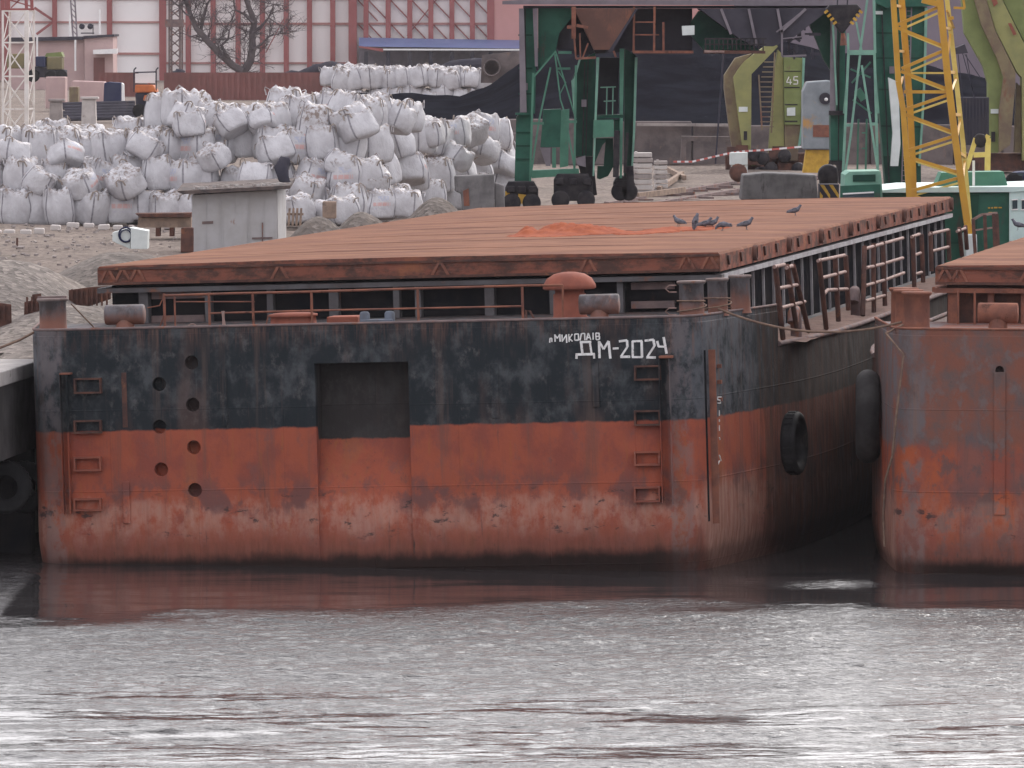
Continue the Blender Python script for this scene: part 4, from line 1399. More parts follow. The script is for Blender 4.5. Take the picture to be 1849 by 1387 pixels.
def bags():
    protos = [make_bag(i, i in (0, 4)) for i in range(9)]
    used = set()
    ords = ['first', 'second', 'third', 'fourth', 'fifth', 'sixth', 'seventh', 'eighth', 'ninth', 'tenth', 'eleventh', 'twelfth', '13th', '14th', '15th', '16th', '17th', '18th', '19th', '20th', '21st', '22nd', '23rd', '24th', '25th', '26th', '27th', '28th', '29th', '30th']
    rnd = random.Random(21)
    def put(p, label, group, scale, rz=None, tilt=.0, k=None):
        k = rnd.randrange(9) if k is None else k
        src = protos[k]
        t = src if k not in used else copy_tree(src)
        used.add(k)
        t.location = p
        t.rotation_euler = (rnd.gauss(0, .09) + tilt, rnd.gauss(0, .12), rnd.gauss(0, .5) if rz is None else rz)
        t.scale = (scale * rnd.uniform(.94, 1.08), scale * rnd.uniform(.95, 1.05), scale * rnd.uniform(.92, 1.1))
        t['label'], t['group'] = label, group
        return t
    def tiers(px, r):
        if px < 195: mx = 2 if r < 4 else 3
        elif px < 285: mx = 3
        elif px < 728: mx = 4
        elif px < 800: mx = 3
        elif px < 905: mx = 3 if r > 0 else 2
        else: mx = 2
        if px < 195:
            return min(mx, 1 + (r > 0) + (r > 3))
        return min(mx, r + 1)
    def frontD(px):
        return 185.0 if px < 660 else 185.0 + (px - 660) / 255 * 20
    step = 47.0
    cols = []
    count = {}
    NR = 7
    for r in range(NR):
        for c in range(-1, 21):
            px = 20 + (c + (.5 if r % 2 else 0)) * step
            if px > 925:
                continue
            T = tiers(px, r)
            Tf = tiers(px, r - 1) if r > 0 else 0
            for t_ in range(T):
                top = t_ == T - 1
                if not (top or t_ >= Tf):
                    continue
                if r > 5 and px > 195:
                    continue
                if r > 0 and T == Tf and r > 4 and rnd.random() < .25:
                    continue
                count.setdefault((r, t_), []).append(px)
    names = ['bottom', 'second', 'third', 'top']
    rows = ['front', 'second', 'third', 'fourth', 'fifth', 'sixth', 'hindmost']
    for (r, t_), pl in sorted(count.items()):
        for i, px in enumerate(sorted(pl)):
            D = frontD(px) + r * .86 + rnd.gauss(0, .17) - .3 * math.sin(px * .021 + t_)
            x = at(px, 300, D).x + rnd.gauss(0, .10)
            lab = f"white bulk bag, {ords[i]} from the left in the {rows[r]} row's {names[t_]} layer"
            tl = 0
            put(Vector((x, D, GZ + .03 + t_ * .76 + (rnd.gauss(0, .085) + .13 * math.sin(px * .017 + t_ * 2.1 + r) if t_ else 0))), lab, 'white bulk bags in the big heap', rnd.uniform(.86, 1.03), None, tl).scale.z *= 1.1
    # the one tall bag leaning over the front of the heap
    t = make_bag(31, True, 1.45)
    t.location = at(560, 284, 186.6)
    t.scale = (1.02, 1.0, 1.12)
    t.rotation_euler = (math.radians(-8), math.radians(9), .05)
    t['label'] = 'tall printed bulk bag leaning to the right, high in the middle of the heap'
    t['group'] = 'white bulk bags in the big heap'
    # low bags in front, by the gravel
    for i, (px, py, s) in enumerate(((545, 398, .8), (625, 402, .85), (690, 396, .8), (730, 392, .85), (590, 404, .78))):
        D = 182.6 + i * .1
        put(at(px, py, D) * 1.0, ['low slumped bulk bag beside the wooden pallet by the shed', 'low slumped bulk bag between the two fine gravel heaps', 'low slumped bulk bag right behind the middle gravel heap', 'low slumped bulk bag left of the concrete block', 'low slumped bulk bag right of the wooden pallet'][i], 'low bags by the gravel', s, None, 0)
    t = put(Vector((at(118, 250, 192).x, 192.0, GZ + .03 + 1.56)), 'single bulk bag on top of the left wing, before the workers', 'white bulk bags in the big heap', 1.0)
    # slumped bags tumbled on the steps of the heap
    where = [(60, 348), (150, 352), (232, 345), (395, 300), (455, 345), (505, 292), (610, 318), (672, 352), (745, 330), (812, 300), (868, 290), (905, 318), (345, 246), (430, 238), (655, 250), (708, 236), (775, 262), (250, 285), (120, 300), (20, 298), (330, 232), (480, 236), (640, 236), (846, 254), (550, 360)]
    lands = ['above the kerb blocks at far left', 'above the printed bottom bags, left wing', 'over the trestle beam', 'over the middle of the shed roof', 'just above the shed roof', 'left of the tall leaning bag', 'right below the tall leaning bag', 'above the right low bags', 'left above the concrete block', 'straight above the concrete block', 'right above the concrete block', 'nearest the green crane', 'in the upper left part of the heap', 'below the top layer, middle left', 'right of the tall leaning bag', 'at the right shoulder of the heap', 'on the lower right shoulder', 'where the left wing meets the heap', 'in the middle of the left wing', 'at the left edge of the photo', 'on top, left end of the heap', 'on top, beside the tall leaning bag', 'on top, right part of the heap', 'on the right wing before the coal', 'right beside the shed wall']
    for i, (px, py) in enumerate(where):
        r_ = (400 - py) / 60.0
        D = frontD(px) - .75 + .83 * r_
        t = put(at(px, py, D), 'slumped white bulk bag tumbled ' + lands[i], 'tumbled bags on the heap', rnd.uniform(.86, 1.0))
        t.rotation_euler = (rnd.uniform(-.55, -.1), rnd.uniform(-.5, .5), rnd.uniform(0, 6.28))
        t.scale.z *= .8
    # small heap farther back
    n = {}
    for r in range(2):
        for t_ in range(3):
            if t_ < 1 or (r == 1 and t_ < 2):
                continue
            for c in range(11):
                px = 585 + c * 29 + (13 if (r + t_) % 2 else 0)
                if px > 872 or (t_ == 2 and px < 600 and r == 0):
                    continue
                D = 345 + r * .9
                key = (r, t_)
                n[key] = n.get(key, 0) + 1
                lab = f"{ords[n[key] - 1]} white bulk bag from the left in the {names[t_]} layer, {'front' if r == 0 else 'rear'} of the distant stack"
                put(Vector((at(px, 130, D).x, D, GZ + .03 + t_ * 1.02 + rnd.gauss(0, .09))), lab, 'white bulk bags stacked far behind the coal', rnd.uniform(1.02, 1.25))
bags()

# ------------------------------------------------------------------ coal, retaining wall, yard things
def coal():
    ridge = [(610, 176), (640, 160), (700, 165), (760, 171), (830, 173), (880, 155), (930, 115), (985, 70), (1080, 35), (1180, 22), (1290, 30), (1400, 60), (1520, 90), (1640, 110), (1760, 130), (1900, 190)]
    Dr, Df = 290.0, 264.5
    pxs = np.linspace(600, 1900, 120)
    rows = 22
    vs, fs = [], []
    for i, px in enumerate(pxs):
        ry = np.interp(px, [a for a, _ in ridge], [b for _, b in ridge])
        top = at(px, ry, Dr)
        for j in range(rows):
            t = j / (rows - 1)
            if t <= .7:
                u = t / .7
                D = Df + (Dr - Df) * u
                z = GZ + .9 + (top.z - GZ - .9) * (u ** .9)
            else:
                u = (t - .7) / .3
                D = Dr + 22 * u
                z = top.z + (GZ - .1 - top.z) * u
            x = top.x + (D - Dr) * .004
            z += .25 * fbm(x, D, .22) * (1 if .05 < t < .95 else .2) + .1 * fbm(x, D, .8)
            vs.append((x, D, max(GZ - .2, z)))
    for i in range(len(pxs) - 1):
        for j in range(rows - 1):
            fs.append((i * rows + j, i * rows + j + 1, (i + 1) * rows + j + 1, (i + 1) * rows + j))
    m = MB()
    m.add(vs, fs, 0, True)
    o = m.build('coal_heap', M['coal'])
    tag(o, 'long black coal heap behind the low retaining wall and the green crane', 'coal heap')
coal()

def retaining():
    fr = F(1100, 298, 262)
    t = thing('retaining_wall', 'low stained concrete block wall holding back the coal', 'wall', fr.o)
    rnd = random.Random(3)
    m = MB()
    px = 770
    while px < 1900:
        w = rnd.choice((62, 88, 110))
        ytop = 219 + rnd.uniform(-4, 5) + (6 if px > 1140 else 0) - (4 if px < 940 else 0)
        j = rnd.uniform(-.15, .15)
        a, b = fr.p(px + 1, ytop, j), fr.p(px + w - 1, ytop, j)
        m.prism([(a.x, j, 0), (a.x, j, a.z), (b.x, j, b.z), (b.x, j, 0)], (0, .7, 0))
        if px < 940:
            c = fr.p(px, 240, -.5)
            m.prism([(a.x + .4, j - .72, 0), (a.x + .4, j - .72, c.z), (b.x, j - .72, c.z), (b.x, j - .72, 0)], (0, .7, 0))
        px += w
    m.build('wall_blocks', M['conc_dark'], t, .04)
    m = MB()
    m.bar(fr, (1150, 225), (1320, 226), .10, -.22, .25)
    m.build('coping', M['conc'], t)
    # square concrete frame leaning in front
    fr = F(1275, 297, 256)
    m = MB()
    m.pp(fr, [(1231, 246), (1320, 247), (1320, 256), (1243, 255), (1239, 260), (1239, 297), (1229, 297)], 0, .6)
    m.pp(fr, [(1310, 256.3), (1320, 256.3), (1320, 297), (1312, 297)], 0, .6)
    o = m.build('box_culvert', M['conc_dark'])
    o.location = fr.o
    tag(o, 'open square concrete culvert section standing on edge before the dark wall', 'culvert')
retaining()

SEPARATE = {'boom_lacing', 'brace', 'rail_post', 'a_frame', 'cable_run', 'pipework', 'hopper_post', 'girder_rail', 'tower_rail', 'pipe_run', 'faded_stroke'}
def build_part(P, t, name, mat, polys=(), bars=(), bevel=0):
    """each plate a mesh of its own; bars of one lattice stay together unless named in SEPARATE"""
    o = None
    for poly, dd, th in polys:
        m = MB()
        m.prism([P(x, y, dd) for x, y in poly], (0, th, 0))
        o = m.build(name, mat, t, bevel)
    m = MB()
    for b in bars:
        a, c, w, dd = b[:4]
        q = MB() if name in SEPARATE else m
        d2, dp = dd, None
        if len(b) > 4:
            if P.__name__ == 'P': d2 = b[4]
            else: dp = b[4]
        q.beam(P(a[0], a[1], dd), P(c[0], c[1], d2), w, dp)
        if name in SEPARATE:
            o = q.build(name, mat, t, bevel)
    if m.v:
        o = m.build(name, mat, t, bevel)
    return o

def simple(name, label, cat, fr, mb, mat, bevel=.0, group=None):
    o = mb.build(name, mat, None, bevel)
    o.location = fr.o
    tag(o, label, cat, group)
    return o

def yard():
    # shed
    fr = F(430, 455, 163.0)
    t = thing('shed', 'small pale sheet metal shed with dark overhanging roof by the bags', 'shed', fr.o)
    m = MB()
    m.prism([fr.p(346, 462, 0), fr.p(347, 352, 0), fr.p(500, 343, 0), fr.p(502, 462, 0)], (0, 2.6, 0))
    m.prism([fr.p(502.4, 462, 0), fr.p(500.4, 343, 0), fr.p(514, 341, 1.6), fr.p(515, 455, 1.6)], (0, .9, 0))
    m.build('shed_wall', M['shed'], t, .01)
    m = MB()
    m.prism([fr.p(318, 345, -.4), fr.p(330, 351, -.4), fr.p(524, 341, -.4), fr.p(524, 335, -.4)], (0, 3.4, .1))
    m.build('roof', M['shed_roof'], t)
    m = MB()
    rnd = random.Random(2)
    for i in range(90):
        px = rnd.uniform(345, 520)
        p = fr.p(px, 344 - (px - 330) * .045, 0)
        m.box((p.x, rnd.uniform(-.2, 2.4), p.z + .03), (rnd.uniform(.04, .16), rnd.uniform(.05, .2), rnd.uniform(.03, .09)), Matrix.Rotation(rnd.uniform(0, 3), 3, 'Z'))
    tag(m.build('roof_litter', M['roof_litter'], t), kind='stuff')
    m = MB()
    m.pp(fr, [(455, 432), (492, 431), (492, 428), (455, 429)], -.03, .028)
    m.bar(fr, (474, 402), (474, 452), .03, -.02, .03)
    m.pp(fr, [(365, 400), (385, 399), (385, 404), (365, 405)], -.015, .012)
    m.build('shed_trim', M['rust_grey'], t)
    for px in (372, 398, 424, 450, 476):
        m = MB()
        m.bar(fr, (px, 351 - (px - 347) * .055), (px, 462), .022, -.006, .014)
        m.build('sheet_seam', M['shed'], t)
    m = MB()
    m.pp(fr, [(404, 388), (446, 386), (446, 462), (404, 462)], -.016, .012)
    m.build('door', M['shed'], t)
    # stones and scraps strewn over the bank
    rb = random.Random(77)
    mm = MB()
    for i in range(420):
        px, D_ = rb.uniform(-15, 335), rb.choice((rb.uniform(123, 150), rb.uniform(140, 183)))
        X_ = at(px, 400, D_).x
        s_ = rb.uniform(.025, .08) * (2.2 if rb.random() < .04 else 1)
        mm.box((X_, D_, zt(D_) + s_ * .25 + .04), (s_ * rb.uniform(.8, 2.2), s_, s_ * .7), Matrix.Rotation(rb.uniform(0, 3), 3, 'Z') @ Matrix.Rotation(rb.uniform(-.5, .5), 3, 'X'))
    ro = mm.build('rubble', M['conc'])
    tag(ro, kind='stuff')
    # dark drum / bush object standing on the shed roof end
    fr2 = F(518, 333, 164.0)
    m = MB()
    m.loft([fr2.p(522, 338, 0), fr2.p(512, 322, 0), fr2.p(508, 304, .2), fr2.p(514, 292, .3), fr2.p(524, 290, .3)], [.07, .13, .17, .16, .08], 10)
    simple('dark_sack', 'small dark bundle lying on the right end of the shed roof', 'bundle', fr2, m, M['dark_stuff'])
    # brown post by the shed
    fr = F(338, 455, 160.5)
    m = MB()
    m.pp(fr, [(326, 456), (327, 411), (349, 411), (349, 456)], 0, .25)
    simple('steel_post', 'short brown rusty steel post at the shed corner', 'post', fr, m, M['rust_dark'], .02)
    # trestle with brown beam
    fr = F(290, 425, 172.0)
    t = thing('trestle', 'low trestle with thick brown beam left of the shed', 'trestle', fr.o)
    m = MB()
    m.pp(fr, [(244, 386), (345, 385), (345, 392), (252, 392)], -.1, .9)
    m.build('beam', M['rust_dark'], t)
    m = MB()
    m.pp(fr, [(250, 393), (345, 392.4), (345, 411), (248, 411)], .1, .6)
    m.build('plank_load', M['wood'], t)
    for px in (281, 306, 330):
        m = MB()
        m.pp(fr, [(px, 411.4), (px + 8, 411.4), (px + 8, 427), (px, 427)], .1, .5)
        m.build('leg', M['rust_dark'], t)
    # pale cabinet with hose reel
    fr = F(246, 448, 157.0)
    t = thing('metal_cabinet', 'pale metal cabinet with coiled hose on its side, on the gravel', 'cabinet', fr.o)
    m = MB()
    m.pp(fr, [(236, 411), (267, 417), (266, 450), (236, 450)], 0, .8)
    m.pp(fr, [(203, 420), (235.6, 411), (235.6, 450), (203, 436)], .1, .5)
    m.build('cabinet_body', M['cabinet'], t, .01)
    m = MB()
    c = fr.p(227, 424, .06)
    m.loft([(c.x + .15 * math.cos(a), c.y, c.z + .16 * math.sin(a)) for a in np.linspace(0, 2 * PI, 25)], .018, 6)
    m.loft([(c.x + .12 * math.cos(a), c.y - .02, c.z - .02 + .13 * math.sin(a)) for a in np.linspace(0, 2 * PI, 25)], .014, 6)
    m.build('hose', M['navy'], t)
    # row of kerb blocks before the bags
    rnd = random.Random(5)
    for i, (px, py, w, h) in enumerate(((16, 424, 20, 9), (46, 425, 20, 10), (70, 424, 19, 12), (100, 417, 18, 11), (131, 412, 22, 10), (160, 412, 19, 9), (187, 416, 20, 10), (212, 416, 17, 9), (-6, 423, 16, 8))):
        fr = F(px, py)
        m = MB()
        m.pp(fr, [(px - w / 2, py), (px - w / 2, py - h), (px + w / 2, py - h + rnd.uniform(-1, 1)), (px + w / 2, py)], 0, .35)
        simple('kerb_block', ['pale kerb block, second from the left before the bags', 'pale kerb block, third from the left before the bags', 'pale kerb block next to a dark gap, fourth from the left', 'pale kerb block in the middle of the row, fifth from the left', 'pale kerb block, sixth from the left, under a printed bag', 'pale kerb block, third from the right end of the row', 'pale kerb block, second from the right end of the row', 'pale kerb block at the right end, nearest the cabinet', 'pale kerb block cut by the left edge of the photo'][i], 'kerb block', fr, m, M['conc_pale'], .03, 'kerb blocks before the bags')
    # gravel heaps
    def heap(name, label, px, py, D, rx, ry, h, mat, seed, group=None):
        o = at(px, py, D)
        o.z = zt(D) - .1
        m = MB()
        n, k = 44, 16
        vs, fs = [], []
        for j in range(k):
            r = j / (k - 1)
            for i in range(n):
                a = 2 * PI * i / n
                rr = r * (1 + .18 * noise.noise(Vector((math.cos(a) * 1.4, math.sin(a) * 1.4, seed))))
                x, y = rx * rr * math.cos(a), ry * rr * math.sin(a)
                z = h * (math.cos(min(1, r) * PI) * .5 + .5) ** .8 + .13 * h * fbm(x + seed, y, .8) * (1 - r)
                vs.append((x, y, z))
        for j in range(k - 1):
            for i in range(n):
                i2 = (i + 1) % n
                fs.append((j * n + i, j * n + i2, (j + 1) * n + i2, (j + 1) * n + i))
        m.add(vs, fs, 0, True)
        b = m.build(name, mat)
        b.location = o
        tag(b, label, 'gravel heap', group)
    heap('gravel_heap', 'low brownish gravel heap in front of the pale cabinet', 225, 440, 146, 2.3, 4.5, .85, M['gravel_fine'], 1)
    heap('gravel_heap', 'broad grey stony gravel bank at the left edge behind the pier', -10, 520, 131, 3.4, 7.5, 1.35, M['gravel'], 2)
    heap('gravel_heap', 'pale gravel slope running down beside the barge bow', 120, 560, 127, 2.6, 5.0, .75, M['gravel'], 3)
    heap('gravel_heap', 'left one of the fine grey heaps beyond the hatch', 572, 405, 171, .95, 1.6, .72, M['gravel_fine'], 4, 'fine gravel heaps')
    heap('gravel_heap', 'middle one of the fine grey heaps beyond the hatch', 655, 398, 172, 1.15, 1.8, .78, M['gravel_fine'], 5, 'fine gravel heaps')
    heap('gravel_heap', 'right one of the fine grey heaps, beside the concrete block', 790, 380, 178, 1.25, 2.0, 1.0, M['gravel_fine'], 6, 'fine gravel heaps')
    # rusty sheet piling half buried along the bank
    for i, (poly, D) in enumerate((([(-8, 590), (-8, 546), (20, 550), (21, 590)], 125.5), ([(43, 584), (44, 546), (58, 542), (58, 532), (74, 530), (78, 583)], 126.0), ([(124, 562), (124, 524), (160, 519), (200, 516), (200, 540), (165, 552)], 129.0))):
        fr = F(poly[0][0], poly[0][1], D)
        m = MB()
        x0, x1 = poly[0][0], max(p[0] for p in poly)
        m.pp(fr, poly, 0, .06)
        for px in np.arange(x0 + 6, x1 - 3, 9):
            ys = [p[1] for p in poly]
            m.bar(fr, (px, min(ys) + 6), (px, max(ys) - 10), .035, -.02, .04)
        simple('sheet_pile', ['rusty steel sheet sticking from the gravel at the left edge', 'stepped rusty steel sheet in the gravel left of the corner bollard', 'long rusty steel sheet between corner bollard and hatch'][i], 'steel sheet', fr, m, M['rust_dark'], 0, 'rusty sheets along the bank')
    fr = F(35, 448)
    m = MB()
    m.loft([fr.p(31, 470), fr.p(31, 430)], .025, 6)
    simple('thin_stake', 'thin dark stake standing in the bare ground at far left', 'stake', fr, m, M['rust_dark'])
    # concrete block right of the bags
    fr = F(860, 380, 186.0)
    t = thing('concrete_block', 'grey concrete block with rusty slot standing right of the bags', 'block', fr.o)
    m = MB()
    m.pp(fr, [(820, 318), (892, 315), (893, 380), (834, 380), (832, 350), (821, 345)], 0, .9)
    m.pp(fr, [(893.4, 330), (910, 335), (912, 378), (893.4, 379)], .3, .7)
    m.build('block_body', M['conc_wall'], t, .03)
    m = MB()
    m.pp(fr, [(836, 345), (846, 340), (848, 372), (838, 372)], -.03, .028)
    m.build('rusty_slot', M['rust'], t)
    # pallet and planks by the shed
    fr = F(533, 405, 174.0)
    t = thing('wooden_pallet', 'wooden pallet stood on edge right of the shed', 'pallet', fr.o)
    for k in range(4):
        m = MB()
        x = 519 + k * 7
        m.pp(fr, [(x, 408), (x + 2, 376), (x + 6, 376), (x + 4, 408)], 0, .05)
        m.build('slat', M['wood'], t)
    m = MB()
    m.pp(fr, [(518, 385), (548, 385), (548, 389), (518, 389)], .055, .06)
    m.build('crossbar', M['wood'], t)
    fr = F(595, 394, 180.0)
    m = MB()
    m.pp(fr, [(582, 395), (582, 364), (607, 364), (607, 395)], 0, .4)
    simple('pale_crate', 'narrow pale brown crate among the low slumped bags', 'crate', fr, m, M['wood'], .03)
    # stacks of concrete slabs
    for i, (x0, x1, top, base) in enumerate(((1143, 1178, 274, 352), (1181, 1205, 289, 348))):
        fr = F((x0 + x1) / 2, base)
        rnd = random.Random(i)
        n = 8 if i == 0 else 7
        hgt = (base - top) / n
        grp = 'slabs in the tall stack' if i == 0 else 'slabs in the short stack'
        for k in range(n):
            y = base - k * hgt
            j = rnd.uniform(-1.5, 1.5)
            m = MB()
            m.pp(fr, [(x0 + j, y), (x0 + j, y - hgt + 2.2), (x1 + j, y - hgt + 2.0), (x1 + j, y)], 0, .8)
            m.pp(fr, [(x0 + j + 4, y - hgt + 2), (x0 + j + 4, y - hgt + .05), (x0 + j + 9, y - hgt + .05), (x0 + j + 9, y - hgt + 2)], .05, .6)
            nm = ['lowest', 'second from the ground', 'third from the ground', 'fourth from the ground', 'fifth from the ground', 'sixth from the ground', 'seventh from the ground', 'topmost']
            if i == 1: nm = nm[:6] + ['topmost']
            simple('concrete_slab', f"pale concrete slab, {nm[k]} in the {'tall left' if i == 0 else 'shorter right'} stack beside the crane", 'slab', fr, m, M['conc_pale'] if k % 3 else M['conc'], .015, grp)
    # crane rails in the yard
    def gp(px, py):
        D = gD(px, py)
        q = at(px, py, D)
        q.z = GZ + .06
        return q
    for i, pts in enumerate((((1095, 372), (1400, 320)), ((1180, 372), (1480, 322)))):
        m = MB()
        a, b = gp(*pts[0]), gp(*pts[1])
        m.beam(a, b, .10, .14)
        for t in np.linspace(0, 1, 14):
            q = a.lerp(b, t)
            m.box(q - Vector((0, 0, .05)), (1.0, .25, .1))
        o = m.build('crane_rail', M['rust_grey'])
        tag(o, ['worn crane rail in the yard, left one of two', 'worn crane rail in the yard, right one by the concrete bund'][i], 'rail', 'crane rails in the yard')
    # loose timbers on the ground
    for i, (a, b) in enumerate((((1150, 362), (1235, 352)), ((1190, 350), (1232, 322)), ((1205, 312), (1236, 330)))):
        m = MB()
        pa, pb = gp(*a), gp(*b)
        m.beam(pa + Vector((0, 0, .08)), pb + Vector((0, 0, .1)), .16, .12)
        o = m.build('timber', M['wood'])
        tag(o, ['long grey timber on the ground at the crane foot', 'grey timber lying right of the slab stacks', 'short pale timber near the slab stacks'][i], 'timber', 'loose timbers in the yard')
    # white switch cabinet on legs
    fr = F(1335, 310, 236)
    t = thing('switch_box', 'pale grey switch box on two legs before the numbered crane', 'switch box', fr.o)
    m = MB()
    m.pp(fr, [(1318, 276), (1350, 275), (1350, 298), (1318, 298)], 0, .5)
    m.build('box_body', M['cabinet'], t, .02)
    for x in (1320, 1345):
        m = MB()
        m.pp(fr, [(x, 298.3), (x + 5, 298.3), (x + 5, 312), (x, 312)], .1, .2)
        m.build('leg', M['cabinet'], t)
    # dark drum under it
    fr = F(1332, 328, 222)
    m = MB()
    c = fr.p(1333, 312)
    m.lathe([(.001, -.15), (.26, -.15), (.28, -.1), (.28, .1), (.26, .15), (.001, .15)], c, 20, 'y')
    simple('cable_drum', 'small dark rusty drum below the switch box', 'drum', fr, m, M['rust_dark'])
    # concrete bund and striped block
    fr = F(1410, 362, 202)
    m = MB()
    m.pp(fr, [(1338, 362), (1342, 316), (1384, 312), (1474, 316), (1478, 362)], 0, 2.0)
    simple('concrete_bund', 'low stained concrete bund right behind the hatch covers', 'bund', fr, m, M['conc_wall'], .05)
    fr = F(1496, 362, 199)
    t = thing('buffer_block', 'low buffer block with diagonal yellow and black stripes', 'buffer', fr.o)
    m = MB()
    m.pp(fr, [(1480, 362), (1480, 333), (1515, 333), (1515, 362)], 0, 1.0)
    m.build('block_body', M['dark_stuff'], t)
    for x in (1479, 1495):
        m = MB()
        m.pp(fr, [(x + 2, 334), (x + 9, 334), (min(1515, x + 20), 352), (min(1515, x + 20), 360)], -.03, .028)
        m.build('stripe', M['yel_stripe'], t)
    m = MB()
    m.pp(fr, [(1480.5, 346), (1486, 354), (1484, 362), (1480.5, 358)], -.03, .028)
    m.build('stripe', M['yel_stripe'], t)
    fr = F(1495, 333, 201)
    m = MB()
    c = fr.p(1496, 316)
    m.lathe([(.001, -.3), (.26, -.3), (.30, -.2), (.30, .2), (.26, .3), (.001, .3)], c, 20, 'y')
    m.box((c.x, 0, c.z - .2), (.5, .5, .3))
    simple('dark_wheel_box', 'dark rounded wheel guard above the striped buffer', 'wheel guard', fr, m, M['bogie'])
    # barrier tape
    fr = F(1300, 280, 240)
    t = thing('barrier_tape', 'sagging red and white barrier tape across the yard', 'tape', fr.o)
    path = [(1216, 292), (1250, 292), (1285, 284), (1320, 276), (1345, 273), (1380, 271), (1448, 265)]
    dense = []
    for i in range(len(path) - 1):
        for k in range(5):
            u = k / 5
            dense.append((path[i][0] + (path[i + 1][0] - path[i][0]) * u, path[i][1] + (path[i + 1][1] - path[i][1]) * u))
    dense.append(path[-1])
    m = MB()
    for i in range(len(dense) - 1):
        m.bar(fr, dense[i], dense[i + 1], .06, 0, .01, i % 2)
    m.build('tape_band', [M['tape_red'], M['tape_white']], t)
    m = MB()
    m.loft([fr.p(1292, 296, .2), fr.p(1308, 70, .2)], .03, 6)
    simple('hanging_cable', 'thin dark cable hanging in front of the coal heap', 'cable', fr, m, M['dark_stuff'])
yard()

# ------------------------------------------------------------------ green portal loader
def green_portal():
    fr = F(1040, 372, 196.0)
    t = thing('portal_crane', 'green portal loader with hoppers under its grey beam, behind the barge', 'portal crane', fr.o)
    G, GD, GL, GM, PG = M['green'], M['green_dark'], M['green_light'], M['green_mid'], M['purple_grey']
    def part(name, mat, polys=(), bars=(), bevel=0):
        return build_part(fr.p, t, name, mat, polys, bars, bevel)
    # top girder
    part('girder', PG, [([(907, 8), (907, 2), (938, 0), (1552, 1), (1552, 10)], -.2, .7), ([(910, -40), (1552, -40), (1552, .5), (910, -.5)], .15, .3)])
    part('girder_underside', M['hopper_grey'], [([(945, 10.4), (1550, 10.4), (1550, 15), (945, 15)], .1, 2.5)])
    # outer left leg
    part('leg', G, [([(945, 15), (966, 15), (968, 118), (966, 205), (960, 205), (960, 212), (957, 333), (929, 333), (932, 212), (938, 205)], .25, .8), ([(930.5, 207.5), (960, 207.5), (960, 204), (930.5, 204)], .02, .228)])
    part('leg_flange', PG, [([(937, 15.4), (946, 15.4), (951, 203), (939, 203)], 0, .24), ([(962, 15.4), (971, 15.4), (971, 120), (966, 120)], .02, .22)])
    part('haunch', G, [([(971.6, 15), (1031, 15), (1034, 30), (1010, 60), (1004, 90), (974, 125), (971.6, 125)], .35, .6)])
    # lattice between the legs
    part('lattice', GM, bars=[((963, 132), (957, 332), .06, -.1), ((1040, 118), (1037, 310), .06, -.1), ((1004, 92), (963, 140), .045, -.1), ((1002, 98), (1012, 180), .04, -.12), ((1012, 180), (1020, 205), .04, -.12), ((994, 122), (973, 220), .05, -.12),
                              ((973, 220), (958, 320), .05, -.14), ((1004, 95), (1040, 215), .04, -.14), ((1025, 235), (1037, 300), .05, -.14), ((960, 223), (982, 223), .07, -.05), ((1022, 220), (1042, 220), .07, -.05), ((1008, 128), (1022, 150), .03, -.1), ((1022, 148), (1010, 172), .03, -.1), ((1008, 95), (1032, 95), .07, 0), ((1006, 124), (1030, 124), .06, 0)])
    part('lattice_foot', GM, [([(960, 308), (1045, 305), (1046, 316), (960, 322)], .0, .8)])
    part('machine_house', M['hopper_grey'], [([(1006, 48), (1034, 48), (1038, 90), (1006, 90)], .7, .6)])
    part('cabinet', G, [([(981, 198), (1013, 197), (1013, 266), (976, 266)], .25, .7)])
    part('cabinet_side', GM, [([(1013.5, 199), (1028, 197), (1026, 300), (1011, 303), (1011, 268)], .22, .5), ([(997, 267), (1004, 267), (1004, 303), (997, 303)], .2, .2)])
    part('grey_box', PG, [([(975, 267), (994, 267), (994, 300), (986, 300)], .2, .4)])
    # second leg
    part('leg', GD, [([(1046, 110), (1075, 95), (1074, 180), (1071, 255), (1070, 282), (1040, 282), (1038, 205), (1033, 145)], .5, .8)])
    part('leg_edge', GL, [([(1031.5, 146), (1036, 142), (1045, 108), (1049, 106), (1038, 146), (1040, 215), (1037, 216)], .3, .19)])
    part('leg_foot', M['bogie'], [([(1040, 283), (1071, 283), (1078, 352), (1060, 356), (1048, 312)], .5, .8)])
    part('kicker', PG, [([(1040, 286), (1057, 281), (1058, 302), (1042, 298)], .2, .25)])
    # stair tower
    part('tower_post', GL, [([(1077, 104), (1082, 104), (1073, 318), (1070, 318)], .1, .2)])
    part('tower_post', GM, [([(1119, 88), (1127, 88), (1123, 322), (1119, 322)], .1, .25)])
    part('tower_wall', M['hopper_grey'], [([(1083, 104), (1118, 104), (1115, 208), (1078, 208)], 1.6, .3)])
    part('tower_rail', M['green_light'], bars=[((1084, 158), (1112, 157), .03, .3), ((1090, 183), (1112, 182), .03, .3), ((1096, 158), (1095, 208), .03, .35), ((1107, 158), (1106, 208), .03, .35)])
    part('platform', GD, [([(1078, 208.4), (1126, 207), (1126, 213), (1078, 215)], .1, 1.4)])
    part('cabin', GM, [([(1072, 217), (1108, 216), (1109, 247), (1071, 249)], .05, 1.1)])
    part('cabin_shade', G, [([(1109.5, 216), (1119, 216), (1119, 246), (1109.5, 247)], .3, .8)])
    part('chute', GD, [([(1074, 250), (1100, 249.5), (1088, 262), (1078, 285), (1072, 300)], .2, .2), ([(1094, 250), (1107, 249.5), (1108, 300), (1098, 318), (1083, 324), (1078, 322), (1079, 300), (1090, 300)], .5, .4)])
    part('leg', GD, [([(1128, 88), (1148, 100), (1147, 200), (1140, 318), (1127, 318)], .6, .9)])
